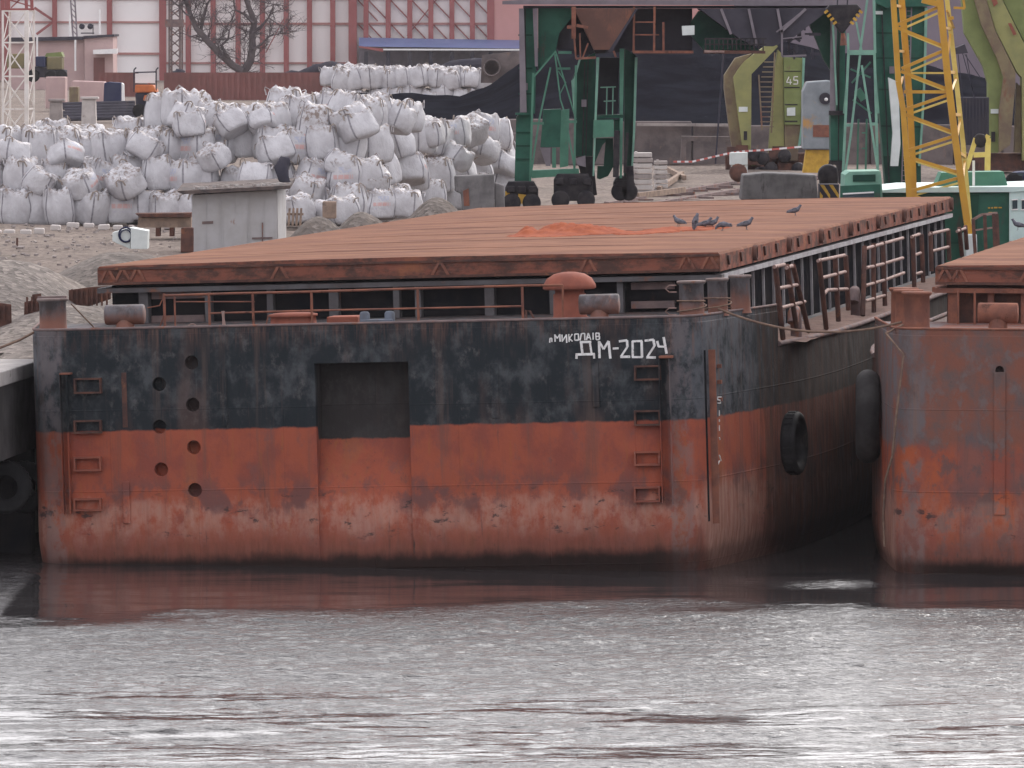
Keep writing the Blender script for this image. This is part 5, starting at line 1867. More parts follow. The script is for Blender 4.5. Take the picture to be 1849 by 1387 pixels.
    part('leg_edge', GL, [([(1146.5, 104), (1151, 104), (1147, 240), (1142, 318), (1139, 318), (1143, 240)], .35, .24)])  # pale strip paints the sun on the leg's right edge
    part('pipe_run', M['bogie'], bars=[((1114, 236), (1112, 320), .16, .1), ((1133, 240), (1128, 312), .08, .1), ((1137, 300), (1139, 345), .2, .3)])
    # bogies
    def bogie(x0, x1, y0, y1, dd):
        m = MB()
        m.pp(fr, [(x0 + 6, y0), (x1 - 8, y0), (x1, y0 + 14), (x1, y1 - 8), (x0, y1 - 8), (x0, y0 + 12)], dd, 1.1)
        for x in np.linspace(x0 + 12, x1 - 12, 2):
            c = fr.p(x, y1 - 10, dd - .02)
            m.lathe([(.001, -.12), (.22, -.12), (.25, -.08), (.25, .12), (.2, .16), (.001, .16)], c, 20, 'y')
        for k in range(3):
            c = fr.p(x0 + 10 + k * (x1 - x0 - 20) / 2, y0 + 14, dd - .05)
            m.box(c, (.22, .2, .18))
        return m.build('bogie', M['bogie'], t, .03)
    bogie(912, 972, 328, 376, -.6)
    bogie(1000, 1070, 314, 371, -.3)
    bogie(1108, 1147, 318, 356, .6)
    part('bogie_stripe', M['yel_stripe'], [([(912, 345), (920, 348), (924, 374), (913, 366)], -.68, .07), ([(936, 350), (950, 352), (949, 370), (935, 366)], -.68, .07)])
    # rust hopper
    part('hopper', M['hopper_rust'], [([(1036, 15.5), (1147, 15.5), (1102, 90), (1073, 90), (1055, 52)], -.9, 2.2)])
    part('hopper_mouth', M['bogie'], [([(1072, 90.4), (1094, 90.4), (1092, 96), (1075, 96)], -.6, 1.2)])
    part('hopper_rib', M['hopper_grey'], [([(1148, 15.5), (1152, 15.5), (1104, 96), (1096, 96)], -.92, .3)])
    part('hopper_post', M['rust'], bars=[((1036, 12), (1036, 70), .12, -1.1), ((1024, 49), (1038, 49), .09, -1.15), ((1041, 46), (1062, 50), .08, -1.15), ((1037, 70), (1040, 106), .05, -1.1), ((1040, 106), (1076, 104), .06, -1.1), ((1052, 104), (1062, 78), .04, -1.1), ((1047, 60), (1048, 104), .04, -1.1), ((1108, 92), (1112, 103), .05, -1.1)])
    part('gantry', M['rust'], bars=[((1145, 12), (1144, 95), .06, -.6), ((1182, 12), (1181, 95), .06, -.6), ((1144, 94), (1252, 94), .07, -.6), ((1144, 40), (1182, 40), .035, -.62), ((1144, 63), (1190, 63), .035, -.62), ((1198, 40), (1198, 92), .06, -.6)])
    part('gantry_deck', M['hopper_grey'], [([(1145, 95.6), (1252, 95.6), (1252, 98), (1145, 98)], -.6, 1.8)])
    part('backing_plate', M['hopper_grey'], [([(1008, 15.5), (1250, 15.5), (1250, 92), (1160, 92), (1040, 100), (1008, 60)], 1.4, .3)])
    part('dark_machine', GD, [([(1248, 40), (1262, 20), (1275, 22), (1340, 68), (1372, 92), (1272, 92), (1250, 66)], .6, .8)])
    part('sign_plate', M['cabinet'], [([(1231, 47), (1254, 46), (1254, 63), (1232, 64)], -.7, .03)])
    # big grey hoppers
    part('hopper', M['hopper_grey'], [([(1262, 15.5), (1402, 15.5), (1500, 15.5), (1430, 70), (1396, 84), (1360, 83), (1330, 66)], -.6, 2.4)])
    for a, b in (((1302, 16), (1320, 62)), ((1352, 16), (1366, 82)), ((1404, 16), (1412, 60)), ((1455, 16), (1410, 58))):
        part('hopper_rib', PG, bars=[(a, b, .07, -.64, .08)])
    part('catwalk', M['rust_dark'], [([(1272, 91), (1382, 92), (1382, 97), (1272, 97)], -.9, 1.2)])
    rb = []
    for x in range(1274, 1386, 8):
        rb.append(((x, 70), (x, 92), .035, -.85))
    rb += [((1272, 70), (1384, 70), .04, -.85), ((1272, 80), (1384, 80), .03, -.85)]
    part('catwalk_rail', M['bogie'], bars=rb)
    part('catwalk_edge', M['rail_pale'], [([(1272, 90.5), (1308, 91.5), (1308, 95), (1272, 95)], -.96, .05)])
    # right pair of legs
    part('haunch', GD, [([(1448, 15.5), (1506, 15.5), (1508, 60), (1508, 140), (1488, 108), (1470, 62)], .3, .7)])
    part('leg_flange', PG, [([(1500, 15.5), (1512, 15.5), (1508, 206), (1499, 206)], 0, .24)])
    part('leg', G, [([(1509, 12), (1528, 12), (1526, 100), (1526, 205), (1524, 290), (1500, 290), (1499.4, 207.5), (1510, 207)], .25, .9)])
    part('leg_edge', GL, bars=[((1504, 45), (1511, 190), .05, -.05)])
    part('clamp', M['bogie'], [([(1497, 200), (1527, 200), (1526, 208), (1497, 208)], -.06, .29), ([(1496, 291), (1526, 291), (1524, 330), (1516, 332), (1512, 300)], .2, .8)])
    GLb = [((1531, 60), (1532, 100), .06, -.2), ((1532, 96), (1522, 320), .07, -.2), ((1578, 0), (1580, 96), .07, -.2), ((1579, 96), (1585, 316), .07, -.2), ((1534, 95), (1579, 95), .13, -.2), ((1566, 0), (1553, 92), .06, -.25), ((1553, 100), (1536, 245), .06, -.25), ((1536, 245), (1526, 316), .06, -.25), ((1556, 118), (1584, 300), .06, -.25), ((1546, 40), (1556, 92), .05, -.2), ((1526, 226), (1540, 226), .08, -.2), ((1572, 224), (1584, 224), .08, -.2), ((1530, 140), (1524, 205), .06, -.15), ((1580, 130), (1586, 205), .06, -.15)]
    part('lattice', GL, bars=GLb)
    part('lattice_inner', GM, bars=[((1536, 125), (1572, 140), .05, .5), ((1572, 112), (1538, 150), .05, .5), ((1540, 180), (1574, 205), .05, .5), ((1550, 215), (1548, 312), .05, .5), ((1565, 215), (1563, 312), .05, .5), ((1556, 240), (1566, 240), .04, .5), ((1556, 268), (1566, 268), .04, .5), ((1548, 162), (1560, 180), .2, .4)])
    part('lattice_house', M['hopper_grey'], [([(1534, 98), (1578, 98), (1580, 122), (1534, 122)], 1.0, .6)])
    part('leg', G, [([(1582, 6), (1674, 12), (1671, 120), (1664, 260), (1660, 345), (1600, 345), (1588, 200), (1580, 100)], .5, 1.0)])
    part('leg_seam', GD, [([(1582, 104), (1672, 104), (1672, 106), (1582, 106)], .48, .018), ([(1595, 282), (1663, 282), (1663, 345), (1600, 345)], .47, .028)])
    part('leg_edge', GL, [([(1670, 14), (1675, 14), (1672, 130), (1668, 210), (1662, 300), (1658, 300), (1664, 210), (1668, 130)], .3, .19)])  # right edge brightened in the colour, as if sunlit
    part('sign_plate', M['cabinet'], [([(1580, 20), (1594, 20), (1594, 26), (1580, 26)], .42, .05)])
    part('leg_base', M['cabinet'], [([(1604, 140), (1622, 148), (1626, 260), (1622, 300), (1608, 300), (1612, 240)], -.3, .3)])
    part('cross_head', G, [([(1566, -20), (1700, -20), (1700, 10), (1600, 14), (1582, 6)], .2, .28)])
    for poly in ([(1583, 58), (1673, 60), (1673, 63), (1583, 61)], [(1587, 160), (1669, 162), (1669, 165), (1587, 163)], [(1591, 226), (1666, 228), (1666, 231), (1591, 229)]):
        part('leg_band', GD, [(poly, .47, .028)])
    for y in (62, 122, 168, 238, 262, 286):
        part('leg_band', GD, [([(936 - (y > 200) * 4, y), (961, y), (961, y + 3), (936 - (y > 200) * 4, y + 3)], .22, .028)])
    part('ladder', M['purple_grey'], bars=[((1636, 14), (1628, 345), .035, .40), ((1646, 14), (1638, 345), .035, .40)] + [((1635.5 - y * .024, y), (1645.5 - y * .024, y), .025, .40) for y in range(20, 344, 9)])
    part('cable_run', M['bogie'], bars=[((1592, 16), (1606, 344), .035, .44), ((1056, 112), (1052, 280), .03, .46), ((1062, 108), (1058, 280), .025, .46), ((948, 16), (950, 205), .03, .2), ((1515, 14), (1514, 290), .03, .2)])
    for px, py in ((1606, 120), (1050, 180), (944, 150)):
        part('junction_box', M['purple_grey'], [([(px, py), (px + 9, py), (px + 9, py + 13), (px, py + 13)], .15 if px < 1000 else .36, .10)])
    part('girder_rail', M['rust_grey'], bars=[((x, -14), (x, 2), .04, -.15) for x in range(960, 1550, 26)])
    # jumble of machinery right of the hoppers
    jb = []
    rnd = random.Random(9)
    for i in range(26):
        x, y = rnd.uniform(1412, 1470), rnd.uniform(48, 102)
        a = rnd.choice((0, 0, PI / 2, PI / 2, .6))
        l = rnd.uniform(6, 22)
        jb.append(((x, y), (x + l * math.cos(a), y + l * math.sin(a)), rnd.uniform(.03, .09), rnd.uniform(-.5, .6)))
    part('pipework', M['hopper_grey'], bars=jb)
    part('stair_rail', M['purple_grey'], bars=[((1412, 48), (1412, 102), .05, -.6), ((1412, 70), (1450, 66), .03, -.6), ((1412, 102), (1456, 100), .05, -.6), ((1402, 58), (1455, 16), .04, -.6)])
    # hook block
    hb = F(1522, 58, 190.0)
    h = thing('hook_block', 'dark crane hook block with yellow and black striped edges', 'hook block', hb.o)
    m = MB()
    m.pp(hb, [(1491, 17), (1498, 9), (1548, 8), (1556, 17), (1531, 50), (1523, 60), (1518, 60), (1511, 50)], 0, .5)
    m.build('block_body', M['bogie'], h, .03)
    for s, (ax, ay, bx, by) in enumerate(((1490, 19, 1511, 46), (1556, 19, 1535, 46))):
        m = MB()
        for k in range(4):
            u0, u1 = k / 4 + .02, k / 4 + .15
            m.bar(hb, (ax + (bx - ax) * u0, ay + (by - ay) * u0), (ax + (bx - ax) * u1, ay + (by - ay) * u1), .11, -.02, .05)
        m.build('stripe', M['yel_stripe'], h)
    m = MB()
    m.loft([hb.p(1522, 60, .2), hb.p(1523, 82, .2)], [.05, .09], 8)
    m.build('hook_shank', M['rust'], h)
    m = MB()
    for px in (1512, 1530):
        m.loft([hb.p(px, 10, .2), hb.p(px + 2, -40, .2)], .02, 6)
    m.build('hoist_rope', M['dark_stuff'], h)
green_portal()

# ------------------------------------------------------------------ yellow green cranes
def crane45():
    fr = F(1380, 300, 252.0)
    t = thing('portal_crane', 'yellow green portal crane with white number 45 on its leg', 'portal crane', fr.o)
    def part(name, mat, polys=(), bars=(), bevel=0):
        return build_part(fr.p, t, name, mat, polys, bars, bevel)
    part('leg', M['ygreen'], [([(1324, 140), (1333, 125), (1346, 109), (1360, 99), (1395, 74), (1405, 84), (1357, 134), (1356, 276), (1342, 276), (1337, 240)], 0, 1.0)])
    part('leg_flange', M['ybrown'], [([(1308, 136), (1328, 105), (1358, 97), (1345.6, 108.6), (1332.6, 124.6), (1323.6, 140), (1336.6, 240), (1341.6, 276), (1324, 276), (1318, 240), (1308, 160)], .35, 1.0)])
    part('leg', M['ygreen'], [([(1398, 132), (1405, 90), (1414, 100), (1416, 276), (1388, 276), (1394, 200)], .3, 1.0)])
    part('number_panel', M['ygreen2'], [([(1415, 103), (1449, 105), (1446, 225), (1416.6, 225)], .1, .9)])
    part('panel_foot', M['ybrown'], [([(1416.6, 225.5), (1446, 225.5), (1440, 290), (1417, 290)], .2, .8)])
    part('panel_edge', M['green_light'], [([(1449.4, 104), (1454, 104), (1446, 260), (1440, 270), (1446.5, 225)], 0, .2)])
    part('panel_seam', M['bogie'], [([(1416, 128), (1446, 128), (1446, 129.5), (1416, 129.5)], .08, .018), ([(1416, 157), (1444, 157), (1444, 159), (1416, 159)], .08, .018), ([(1417, 188), (1440, 188), (1440, 190), (1417, 190)], .08, .018), ([(1417, 218), (1440, 218), (1440, 220.5), (1417, 220.5)], .08, .018)])
    part('sign_plate', M['cabinet'], [([(1421, 195), (1436, 194), (1436, 209), (1421, 209)], .05, .03), ([(1334, 193), (1350, 193), (1350, 202), (1334, 202)], -.03, .028)])
    part('ladder', M['ybrown'], bars=[((1399, 95), (1393, 240), .05, -.1), ((1370, 135), (1376, 235), .05, -.1)] + [((1372 + (1 if y > 150 else 8 - (y - 108) * .18), y), (1397, y), .035, -.1) for y in range(112, 236, 9)])
    # the number, stencilled white: 4 and 5
    def Z(x, y):
        return (1140 + x / 5.136, y / 5.136)
    m = MB()
    for a, b in (((1462, 712), (1440, 762)), ((1438, 764), (1488, 764)), ((1474, 735), (1474, 784)), ((1545, 712), (1508, 712)), ((1508, 712), (1506, 744)), ((1506, 744), (1540, 744)), ((1542, 744), (1542, 778)), ((1542, 780), (1502, 780))):
        m.bar(fr, Z(*a), Z(*b), .032, .09, .02)
    m.build('lettering', M['white_mark'], t)
    part('undercarriage', M['rust_dark'], [([(1310, 277), (1455, 277), (1500, 285), (1500, 312), (1312, 312)], .6, 1.2)])
    rnd = random.Random(4)
    for i in range(26):
        m = MB()
        p = fr.p(rnd.uniform(1322, 1500), rnd.uniform(272, 316), rnd.uniform(-.4, .2))
        m.box(p, (rnd.uniform(.1, .5), .3, rnd.uniform(.15, .7)))
        m.build('gear_box', M['rust_dark'], t)
    for i in range(16):
        m = MB()
        p = fr.p(rnd.uniform(1340, 1495), rnd.uniform(278, 318), -.5)
        m.lathe([(.001, -.1), (.2, -.1), (.24, 0), (.2, .1), (.001, .1)], p, 14, 'y')
        m.build('wheel', M['bogie'], t)
    part('foot', M['ygreen'], [([(1356, 277), (1372, 277), (1372, 300), (1356, 300)], .3, .2), ([(1345, 262), (1352, 262), (1352, 266), (1345, 266)], -.05, .04)])
    part('access_hatch', M['bogie'], [([(1343, 237), (1349, 237), (1349, 253), (1343, 253)], -.03, .028)])
    # winch house with chipped paint
    fr2 = F(1480, 300, 232.0)
    m = MB()
    h = thing('winch_house', 'chipped blue grey winch housing with orange rust patches and round lamp', 'winch house', fr2.o)
    m.pp(fr2, [(1457, 148), (1498, 145), (1514, 160), (1514, 270), (1450, 270), (1450, 165)], 0, 1.5)
    m.build('house_body', M['machine'], h, .05)
    m = MB()
    m.pp(fr2, [(1468, 226), (1500, 226), (1500, 248), (1468, 247)], -.03, .028)
    m.build('rust_plate', M['rust'], h)
    m = MB()
    c = fr2.p(1490, 178, -.02)
    m.lathe([(.001, .0), (.12, .0), (.19, -.06), (.19, .02)], c, 20, 'y')
    m.build('lamp_bezel', M['dark_stuff'], h)
    m = MB()
    m.lathe([(.001, -.06), (.05, -.05), (.06, 0)], c + Vector((.03, -.03, -.03)), 14, 'y')
    m.build('lamp_lens', M['hat_white'], h)
    m = MB()
    m.pp(fr2, [(1456, 271), (1504, 271), (1490, 312), (1450, 312)], .2, .8)
    m.build('yellow_base', M['yel_stripe'], h)
crane45()

def crane_right():
    fr = F(1800, 300, 246.0)
    t = thing('portal_crane', 'yellow green portal crane with bent legs at the right edge', 'portal crane', fr.o)
    def part(name, mat, polys=(), bars=(), bevel=0):
        return build_part(fr.p, t, name, mat, polys, bars, bevel)
    part('leg', M['ygreen'], [([(1776, -20), (1800, -20), (1849, 78), (1880, 130), (1880, 290), (1846, 290), (1845, 140), (1836, 130), (1798, 55)], 0, 1.0)])
    part('leg_flange', M['ybrown'], [([(1754, -20), (1775.5, -20), (1797, 55), (1834, 130), (1833, 160), (1824, 262), (1804, 276), (1804, 200), (1812, 140), (1800, 105), (1772, 45)], -.1, .8)])
    part('leg', M['ygreen2'], [([(1735, -20), (1753.5, -20), (1771, 45), (1799, 105), (1811, 140), (1803, 200), (1803, 276), (1785, 276), (1784, 150), (1776, 120), (1742, 60)], .2, .8)])
    part('leg_flange', M['ybrown'], [([(1836, 150), (1845, 158), (1844, 276), (1832, 276)], .3, .6)])
    part('cross_beam', M['ygreen2'], [([(1801, -20), (1900, -20), (1900, 100), (1850, 76)], .3, .6)])
    part('red_patch', M['red_paint'], [([(1790, 0), (1798, -4), (1802, 6), (1795, 12)], -.05, .04), ([(1820, 42), (1826, 42), (1836, 62), (1830, 64)], -.15, .04)])
    part('undercarriage', M['rust_dark'], [([(1745, 277), (1900, 277), (1900, 310), (1745, 310)], .5, 1.2)])
    part('sign_plate', M['cabinet'], [([(1789, 197), (1803, 197), (1803, 205), (1789, 205)], .14, .05)])
    part('access_hatch', M['bogie'], [([(1790, 238), (1797, 238), (1797, 256), (1790, 256)], .15, .04)])
    # dark operator house hanging between
    fr2 = F(1755, 280, 240.0)
    h = thing('dark_hopper', 'dark ribbed hopper with cables hanging above, behind the yellow boom', 'hopper', fr2.o)
    m = MB()
    m.pp(fr2, [(1735, 176), (1786, 176), (1786, 262), (1736, 262)], 0, 1.6)
    m.build('hopper_body', M['dark_stuff'], h)
    m = MB()
    for x in range(1739, 1786, 6):
        m.bar(fr2, (x, 178), (x, 260), .03, -.02, .04)
    m.build('hopper_rib', M['hopper_grey'], h)
    m = MB()
    m.pp(fr2, [(1722, 88), (1742, 80), (1748, 96), (1726, 98)], .3, .8)
    for a, b in (((1730, 98), (1738, 176)), ((1738, 96), (1760, 176)), ((1745, 98), (1758, 176)), ((1742, 98), (1770, 140))):
        m.bar(fr2, a, b, .03, .3)
    m.build('hanging_gear', M['dark_stuff'], h)
    # dim yard building farther back
    fr3 = F(1720, 240, 335.0)
    m = MB()
    m.pp(fr3, [(1340, 245), (1340, -40), (1900, -40), (1900, 245)], 0, 12)
    simple('yard_building', 'dull purple grey building wall behind the right hand cranes', 'building', fr3, m, mk('dull_purple_wall', (.20, .17, .20), (.16, .135, .16), .3, (.26, .2, .19), .4, (.5, .5, .2), .9))
    # parked dark car by the quay at right edge
    fr4 = F(1835, 330, 214.0)
    c = thing('parked_car', 'dark car parked beyond the floating crane at the right edge', 'car', fr4.o)
    m = MB()
    m.pp(fr4, [(1822, 331), (1821, 322), (1830, 318), (1836, 311), (1856, 310), (1872, 318), (1876, 331)], 0, 1.6)
    m.build('car_body', M['navy'], c, .08)
    m = MB()
    m.pp(fr4, [(1832, 318), (1838, 312.5), (1848, 312), (1848, 318)], -.03, .028)
    m.build('window', M['glass'], c)
    for px in (1832, 1866):
        m = MB()
        m.lathe([(.001, -.05), (.2, -.05), (.28, -.02), (.28, .18), (.001, .18)], fr4.p(px, 329, 0), 18, 'y')
        m.build('wheel', M['rubber'], c)
crane_right()

# ------------------------------------------------------------------ floating crane
def floating():
    fr = F(1700, 420, 172.0)
    O = Vector((fr.o.x, fr.o.y, 0))
    dz = fr.o.z
    t = thing('floating_crane', 'green floating crane with yellow lattice boom moored beyond the barge', 'floating crane', O)
    def P(px, py, dd=0):
        q = fr.p(px, py, dd)
        return Vector((q.x, q.y, q.z + dz))
    def part(name, mat, polys=(), bars=(), parent=t, bevel=0):
        return build_part(P, parent, name, mat, polys, bars, bevel)
    # hull pontoon
    m = MB()
    a, b = P(1575, 420), P(1900, 420)
    m.prism([(a.x, -3.0, -.6), (a.x, -3.0, 1.6), (b.x + 4, -3.0, 1.6), (b.x + 4, -3.0, -.6)], (0, 12, 0))
    m.build('pontoon', M['green_dark'], t, .05)
    # deck house
    part('deck_house', M['green'], [([(1594, 440), (1594, 348), (1822, 348), (1822, 520), (1594, 520)], 0, 5.0)])
    part('house_recess', M['green_dark'], [([(1596, 352), (1768, 352), (1762, 440), (1596, 440)], -.08, .06)])
    part('house_end', M['cab_white'], [([(1822.5, 347), (1920, 340), (1920, 520), (1822.5, 520)], -.1, 4.8)])
    for x in (1828, 1845):
        w = part('window', M['glass'], [([(x, 362), (x + 9, 361), (x + 9, 377), (x, 378)], -.13, .025)])
        part('window_frame', M['hat_white'], [([(x - 1.5, 360), (x + 10.5, 359), (x + 10.5, 361), (x - 1.5, 362)], -.14, .04), ([(x - 1.5, 378), (x + 10.5, 377), (x + 10.5, 379), (x - 1.5, 380)], -.14, .04)], parent=w)
    part('house_roof', M['cab_white'], [([(1590, 344), (1640, 339), (1849, 337), (1920, 334), (1920, 341), (1822, 347), (1590, 348)], -.15, 5.4)])
    part('skylight', M['green_mid'], [([(1690, 337), (1700, 312), (1812, 310), (1820, 336)], 1.2, 1.4)])
    part('faded_stroke', M['yel_stripe'], bars=[((1784, 375.5), (1788, 375.5), .035, -.02), ((1790, 375.5), (1793, 375.5), .035, -.02), ((1795, 375), (1801, 375), .035, -.02), ((1803, 375), (1809, 375), .03, -.02), ((1785, 384), (1792, 384), .03, -.02), ((1794, 384), (1800, 384), .03, -.02)])
    # small wheelhouse
    part('wheelhouse', M['green_light'], [([(1524, 362), (1526, 316), (1534, 310), (1590, 309), (1592, 326), (1594, 362)], -.6, 2.2)])
    part('wheelhouse_front', M['green'], [([(1517, 400), (1518, 336), (1590, 333), (1590, 400)], -.9, .28)])
    part('window', M['green_dark'], [([(1540, 316), (1581, 315), (1581, 328), (1540, 328)], -.64, .035)])
    part('window', M['glass'], [([(1522, 352), (1578, 349), (1578, 362), (1522, 364)], -.94, .035)])
    part('sill', M['hat_white'], [([(1522, 349), (1578, 346), (1578, 348.6), (1522, 351.6)], -.96, .055)])
    # A frame
    part('a_frame', M['yellow_pale'], bars=[((1745, 305), (1762, 250), .11, .8), ((1783, 308), (1784, 250), .13, .8), ((1758, 280), (1784, 279), .12, .82), ((1779, 246), (1786, 250), .12, .8)])
    m = MB()
    m.lathe([(.001, -.12), (.13, -.12), (.17, -.08), (.14, 0), (.17, .08), (.13, .12), (.001, .12)], P(1770, 254, .85), 20, 'y')
    m.build('sheave', M['bogie'], t)
    part('mast_post', M['hat_white'], bars=[((1758, 290), (1758, 345), .06, .9)])
    # lattice boom: four chords with lacing
    dA, dB = -1.2, -.1
    A = [(1612, -30), (1613, 0), (1622, 147), (1631, 200), (1642, 362), (1648, 420)]
    Bc = [(1627, -30), (1628, 0), (1636, 100), (1643, 189), (1648, 300), (1650, 362), (1654, 420)]
    C = [(1694, -30), (1697, 0), (1712, 147), (1726, 260), (1746, 400), (1752, 424)]
    Dc = [(1707, -30), (1710, 0), (1725, 130), (1739, 260), (1751, 400), (1755, 424)]
    def chord(pts, dd, w):
        return [(pts[i], pts[i + 1], w, dd) for i in range(len(pts) - 1)]
    part('boom_chord', M['yellow'], bars=chord(A, dA, .13))
    part('boom_chord', M['yellow'], bars=chord(Bc, dB, .15))
    part('boom_chord', M['yellow'], bars=chord(C, dA, .16))
    part('boom_chord', M['yellow_pale'], bars=chord(Dc, dB, .11))
    z1 = [((1692, 14), (1620, 45)), ((1620, 50), (1700, 82)), ((1700, 93), (1628, 124)), ((1627, 129), (1708, 160)), ((1632, 166), (1710, 166)), ((1710, 172), (1635, 198)), ((1635, 207), (1719, 238)), ((1719, 247), (1640, 272)), ((1642, 284), (1728, 311)), ((1729, 322), (1644, 345)), ((1644, 352), (1690, 368))]
    part('boom_lacing', M['yellow'], bars=[(a, b, .075, dA + .05) for a, b in z1])
    part('boom_lacing', M['yellow_pale'], bars=[((b[0] + 10 if b[0] < 1660 else b[0] + 8, b[1] + 7), (a[0] + 10 if a[0] < 1660 else a[0] + 8, a[1] + 7), .05, dB) for a, b in z1 if abs(a[1] - b[1]) > 2] + [((1645, 132), (1706, 132), .045, dB)])
    part('boom_lacing', M['yellow'], bars=[((1710, 20), (1722, 50), .05, dA, dB), ((1703, 50), (1716, 52), .06, dA, dB), ((1716, 60), (1709, 120), .05, dB, dA), ((1711, 130), (1724, 131), .07, dA, dB), ((1727, 140), (1714, 175), .05, dB, dA), ((1720, 206), (1734, 208), .07, dA, dB), ((1734, 215), (1726, 260), .05, dB, dA), ((1733, 277), (1742, 283), .07, dA, dB), ((1742, 290), (1738, 330), .05, dB, dA), ((1617, 10), (1626, 12), .06, dA, dB), ((1622, 92), (1632, 93), .06, dA, dB), ((1630, 140), (1626, 155), .05, dB, dA)])
    part('boom_platform', M['yellow'], bars=[((1722, 14), (1742, 15), .06, dA), ((1742, 15), (1738, -10), .05, dA), ((1665, 0), (1697, 8), .14, dA), ((1712, 34), (1722, 32), .08, dA)])
    part('boom_foot', M['cabinet'], [([(1744, 423), (1764, 423), (1766, 520), (1746, 520)], -1.5, 1.6)], bevel=.03)
    part('boom_foot', M['cabinet'], [([(1640, 421), (1660, 421), (1660, 520), (1640, 520)], -1.5, 1.6)], bevel=.03)
    # deck rail in front of the house
    part('deck_rail', M['rail_pale'], bars=[((1755, 398), (1772, 388), .06, -2.4), ((1772, 388), (1801, 385), .06, -2.4), ((1760, 416), (1800, 410), .04, -2.4)])
    part('rail_post', M['rust_dark'], bars=[((1757, 396), (1765, 520), .08, -2.4), ((1778, 388), (1782, 520), .08, -2.4), ((1794, 386), (1800, 520), .08, -2.4), ((1800, 386), (1806, 520), .07, -2.4)])
floating()

# ------------------------------------------------------------------ far buildings and yard left
def hall():
    D = 640.0
    fr = F(450, 146, D)
    t = thing('factory_hall', 'long white factory hall with red steel columns filling the background', 'building', fr.o)
    m = MB()
    a, b, top = fr.p(-900, 146), fr.p(884, 146), 16.0
    m.box2(a.x, b.x, 0.5, 40, -.3, top)
    m.build('wall', M['white_wall'], t)
    m = MB()
    c = fr.p(2300, 146)
    m.box2(b.x + .02, c.x, -.4, 40, -.3, top)
    m.build('pink_wall', M['pink_wall'], t)
    m = MB()
    m.prism([(a.x - 1, -1, top), (a.x - 1, 20, top + 3), (a.x - 1, 41, top)], (c.x - a.x + 2, 0, 0))
    m.build('roof', M['purple_grey'], t)
    for px, w in ((-140, 10), (-60, 10), (8, 14), (99, 8), (198, 9), (294, 12), (340, 9), (385, 9), (430, 9), (474, 9), (517, 9), (559, 9), (601, 9), (637, 15), (661, 9), (701, 9), (740, 9), (778, 9), (816, 9), (853, 9), (886, 13)):
        x = fr.p(px, 100).x
        m = MB()
        hw = w * fr.s / 2
        m.box2(x - hw, x + hw, -.5, .49, -.3, top)
        m.build('column', M['red_col'], t)
    for py, x0, x1, th in ((40, -200, 294, .16), (97, 200, 294, .2), (43, 296, 884, .2), (114, 296, 640, .16), (-2, -200, 884, .15)):
        m = MB()
        p, q = fr.p(x0, py), fr.p(x1, py)
        m.box2(p.x, q.x, .30, .485, p.z - th / 2, p.z + th / 2)
        m.build('girt', mk('faded_red_girt', (.45, .24, .22), (.42, .22, .2), .5) if 'faded_red_girt' not in bpy.data.materials else bpy.data.materials['faded_red_girt'], t)
    br = []
    for x in (646, 665, 705, 743, 781, 820, 857, 892):
        for y in (-35, 12, 55):
            br.append(((x, y - 12), (x + 36, y + 26), .11, .2, .1))
    br += [((62, 14), (98, 38), .22, -.2, .2), ((98, 38), (66, 62), .22, -.2, .2), ((735, 65), (820, -40), .1, .1, .1), ((480, 95), (520, 20), .1, -.2, .1)]
    build_part(fr.p, t, 'brace', M['red_col'], (), br)
    # blue canopy
    m = MB()
    m.prism([fr.p(648, 84, -6), fr.p(648, 70, -1), fr.p(960, 75, -1), fr.p(960, 88, -6)], (0, .4, .1))
    m.build('canopy', M['blue_roof'], t)
    m = MB()
    m.prism([fr.p(648, 86, -6.2), fr.p(648, 83, -6.2), fr.p(692, 88, -6.2), fr.p(692, 94, -6.2)], (0, .15, 0))
    m.build('canopy_end', M['red_col'], t)
    m = MB()
    m.bar(fr, (692, 89.5), (960, 90), .14, -6.2, .12)
    m.build('canopy_edge', M['hat_white'], t)
    for x in (661, 701, 740, 778, 816, 853, 886):
        m = MB()
        m.bar(fr, (x, 93), (x, 146), .35, -5.5, .3)
        m.build('canopy_post', M['dark_stuff'], t)
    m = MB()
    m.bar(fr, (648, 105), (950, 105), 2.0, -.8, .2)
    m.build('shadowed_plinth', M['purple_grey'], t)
    # floodlights on the hall wall
    m = MB()
    for x in (148, 163):
        m.lathe([(.001, -.2), (.22, -.2), (.26, 0), (.1, .2)], fr.p(x, 48, -.6), 14, 'y')
    m.bar(fr, (146, 60), (170, 60), .1, -.3)
    m.bar(fr, (168, 44), (168, 62), .08, -.3)
    m.build('floodlight', M['dark_stuff'], t)

    # red sheet fence
    for i, (x0, x1, y0, D2) in enumerate(((296, 640, 131, 480), (178, 250, 131, 500))):
        f2 = F((x0 + x1) / 2, 40 + 67600 / D2, D2)
        m = MB()
        n = int((x1 - x0) / 5)
        for k in range(n):
            xa, xb = x0 + k * (x1 - x0) / n, x0 + (k + 1) * (x1 - x0) / n
            yy = y0 + (x1 - xa) * 0.0 + (4 if i == 0 and xa > 440 else 0) * 0
            p, q = f2.p(xa, yy), f2.p(xb, yy)
            d = .06 if k % 2 else 0
            m.box2(p.x, q.x, d, d + .06, 0, p.z)
        o = m.build('sheet_fence', M['fence_red'])
        o.location = f2.o
        tag(o, ['long red brown sheet metal fence behind the bag heap', 'short red brown fence beside the pinkish house'][i], 'fence')
hall()

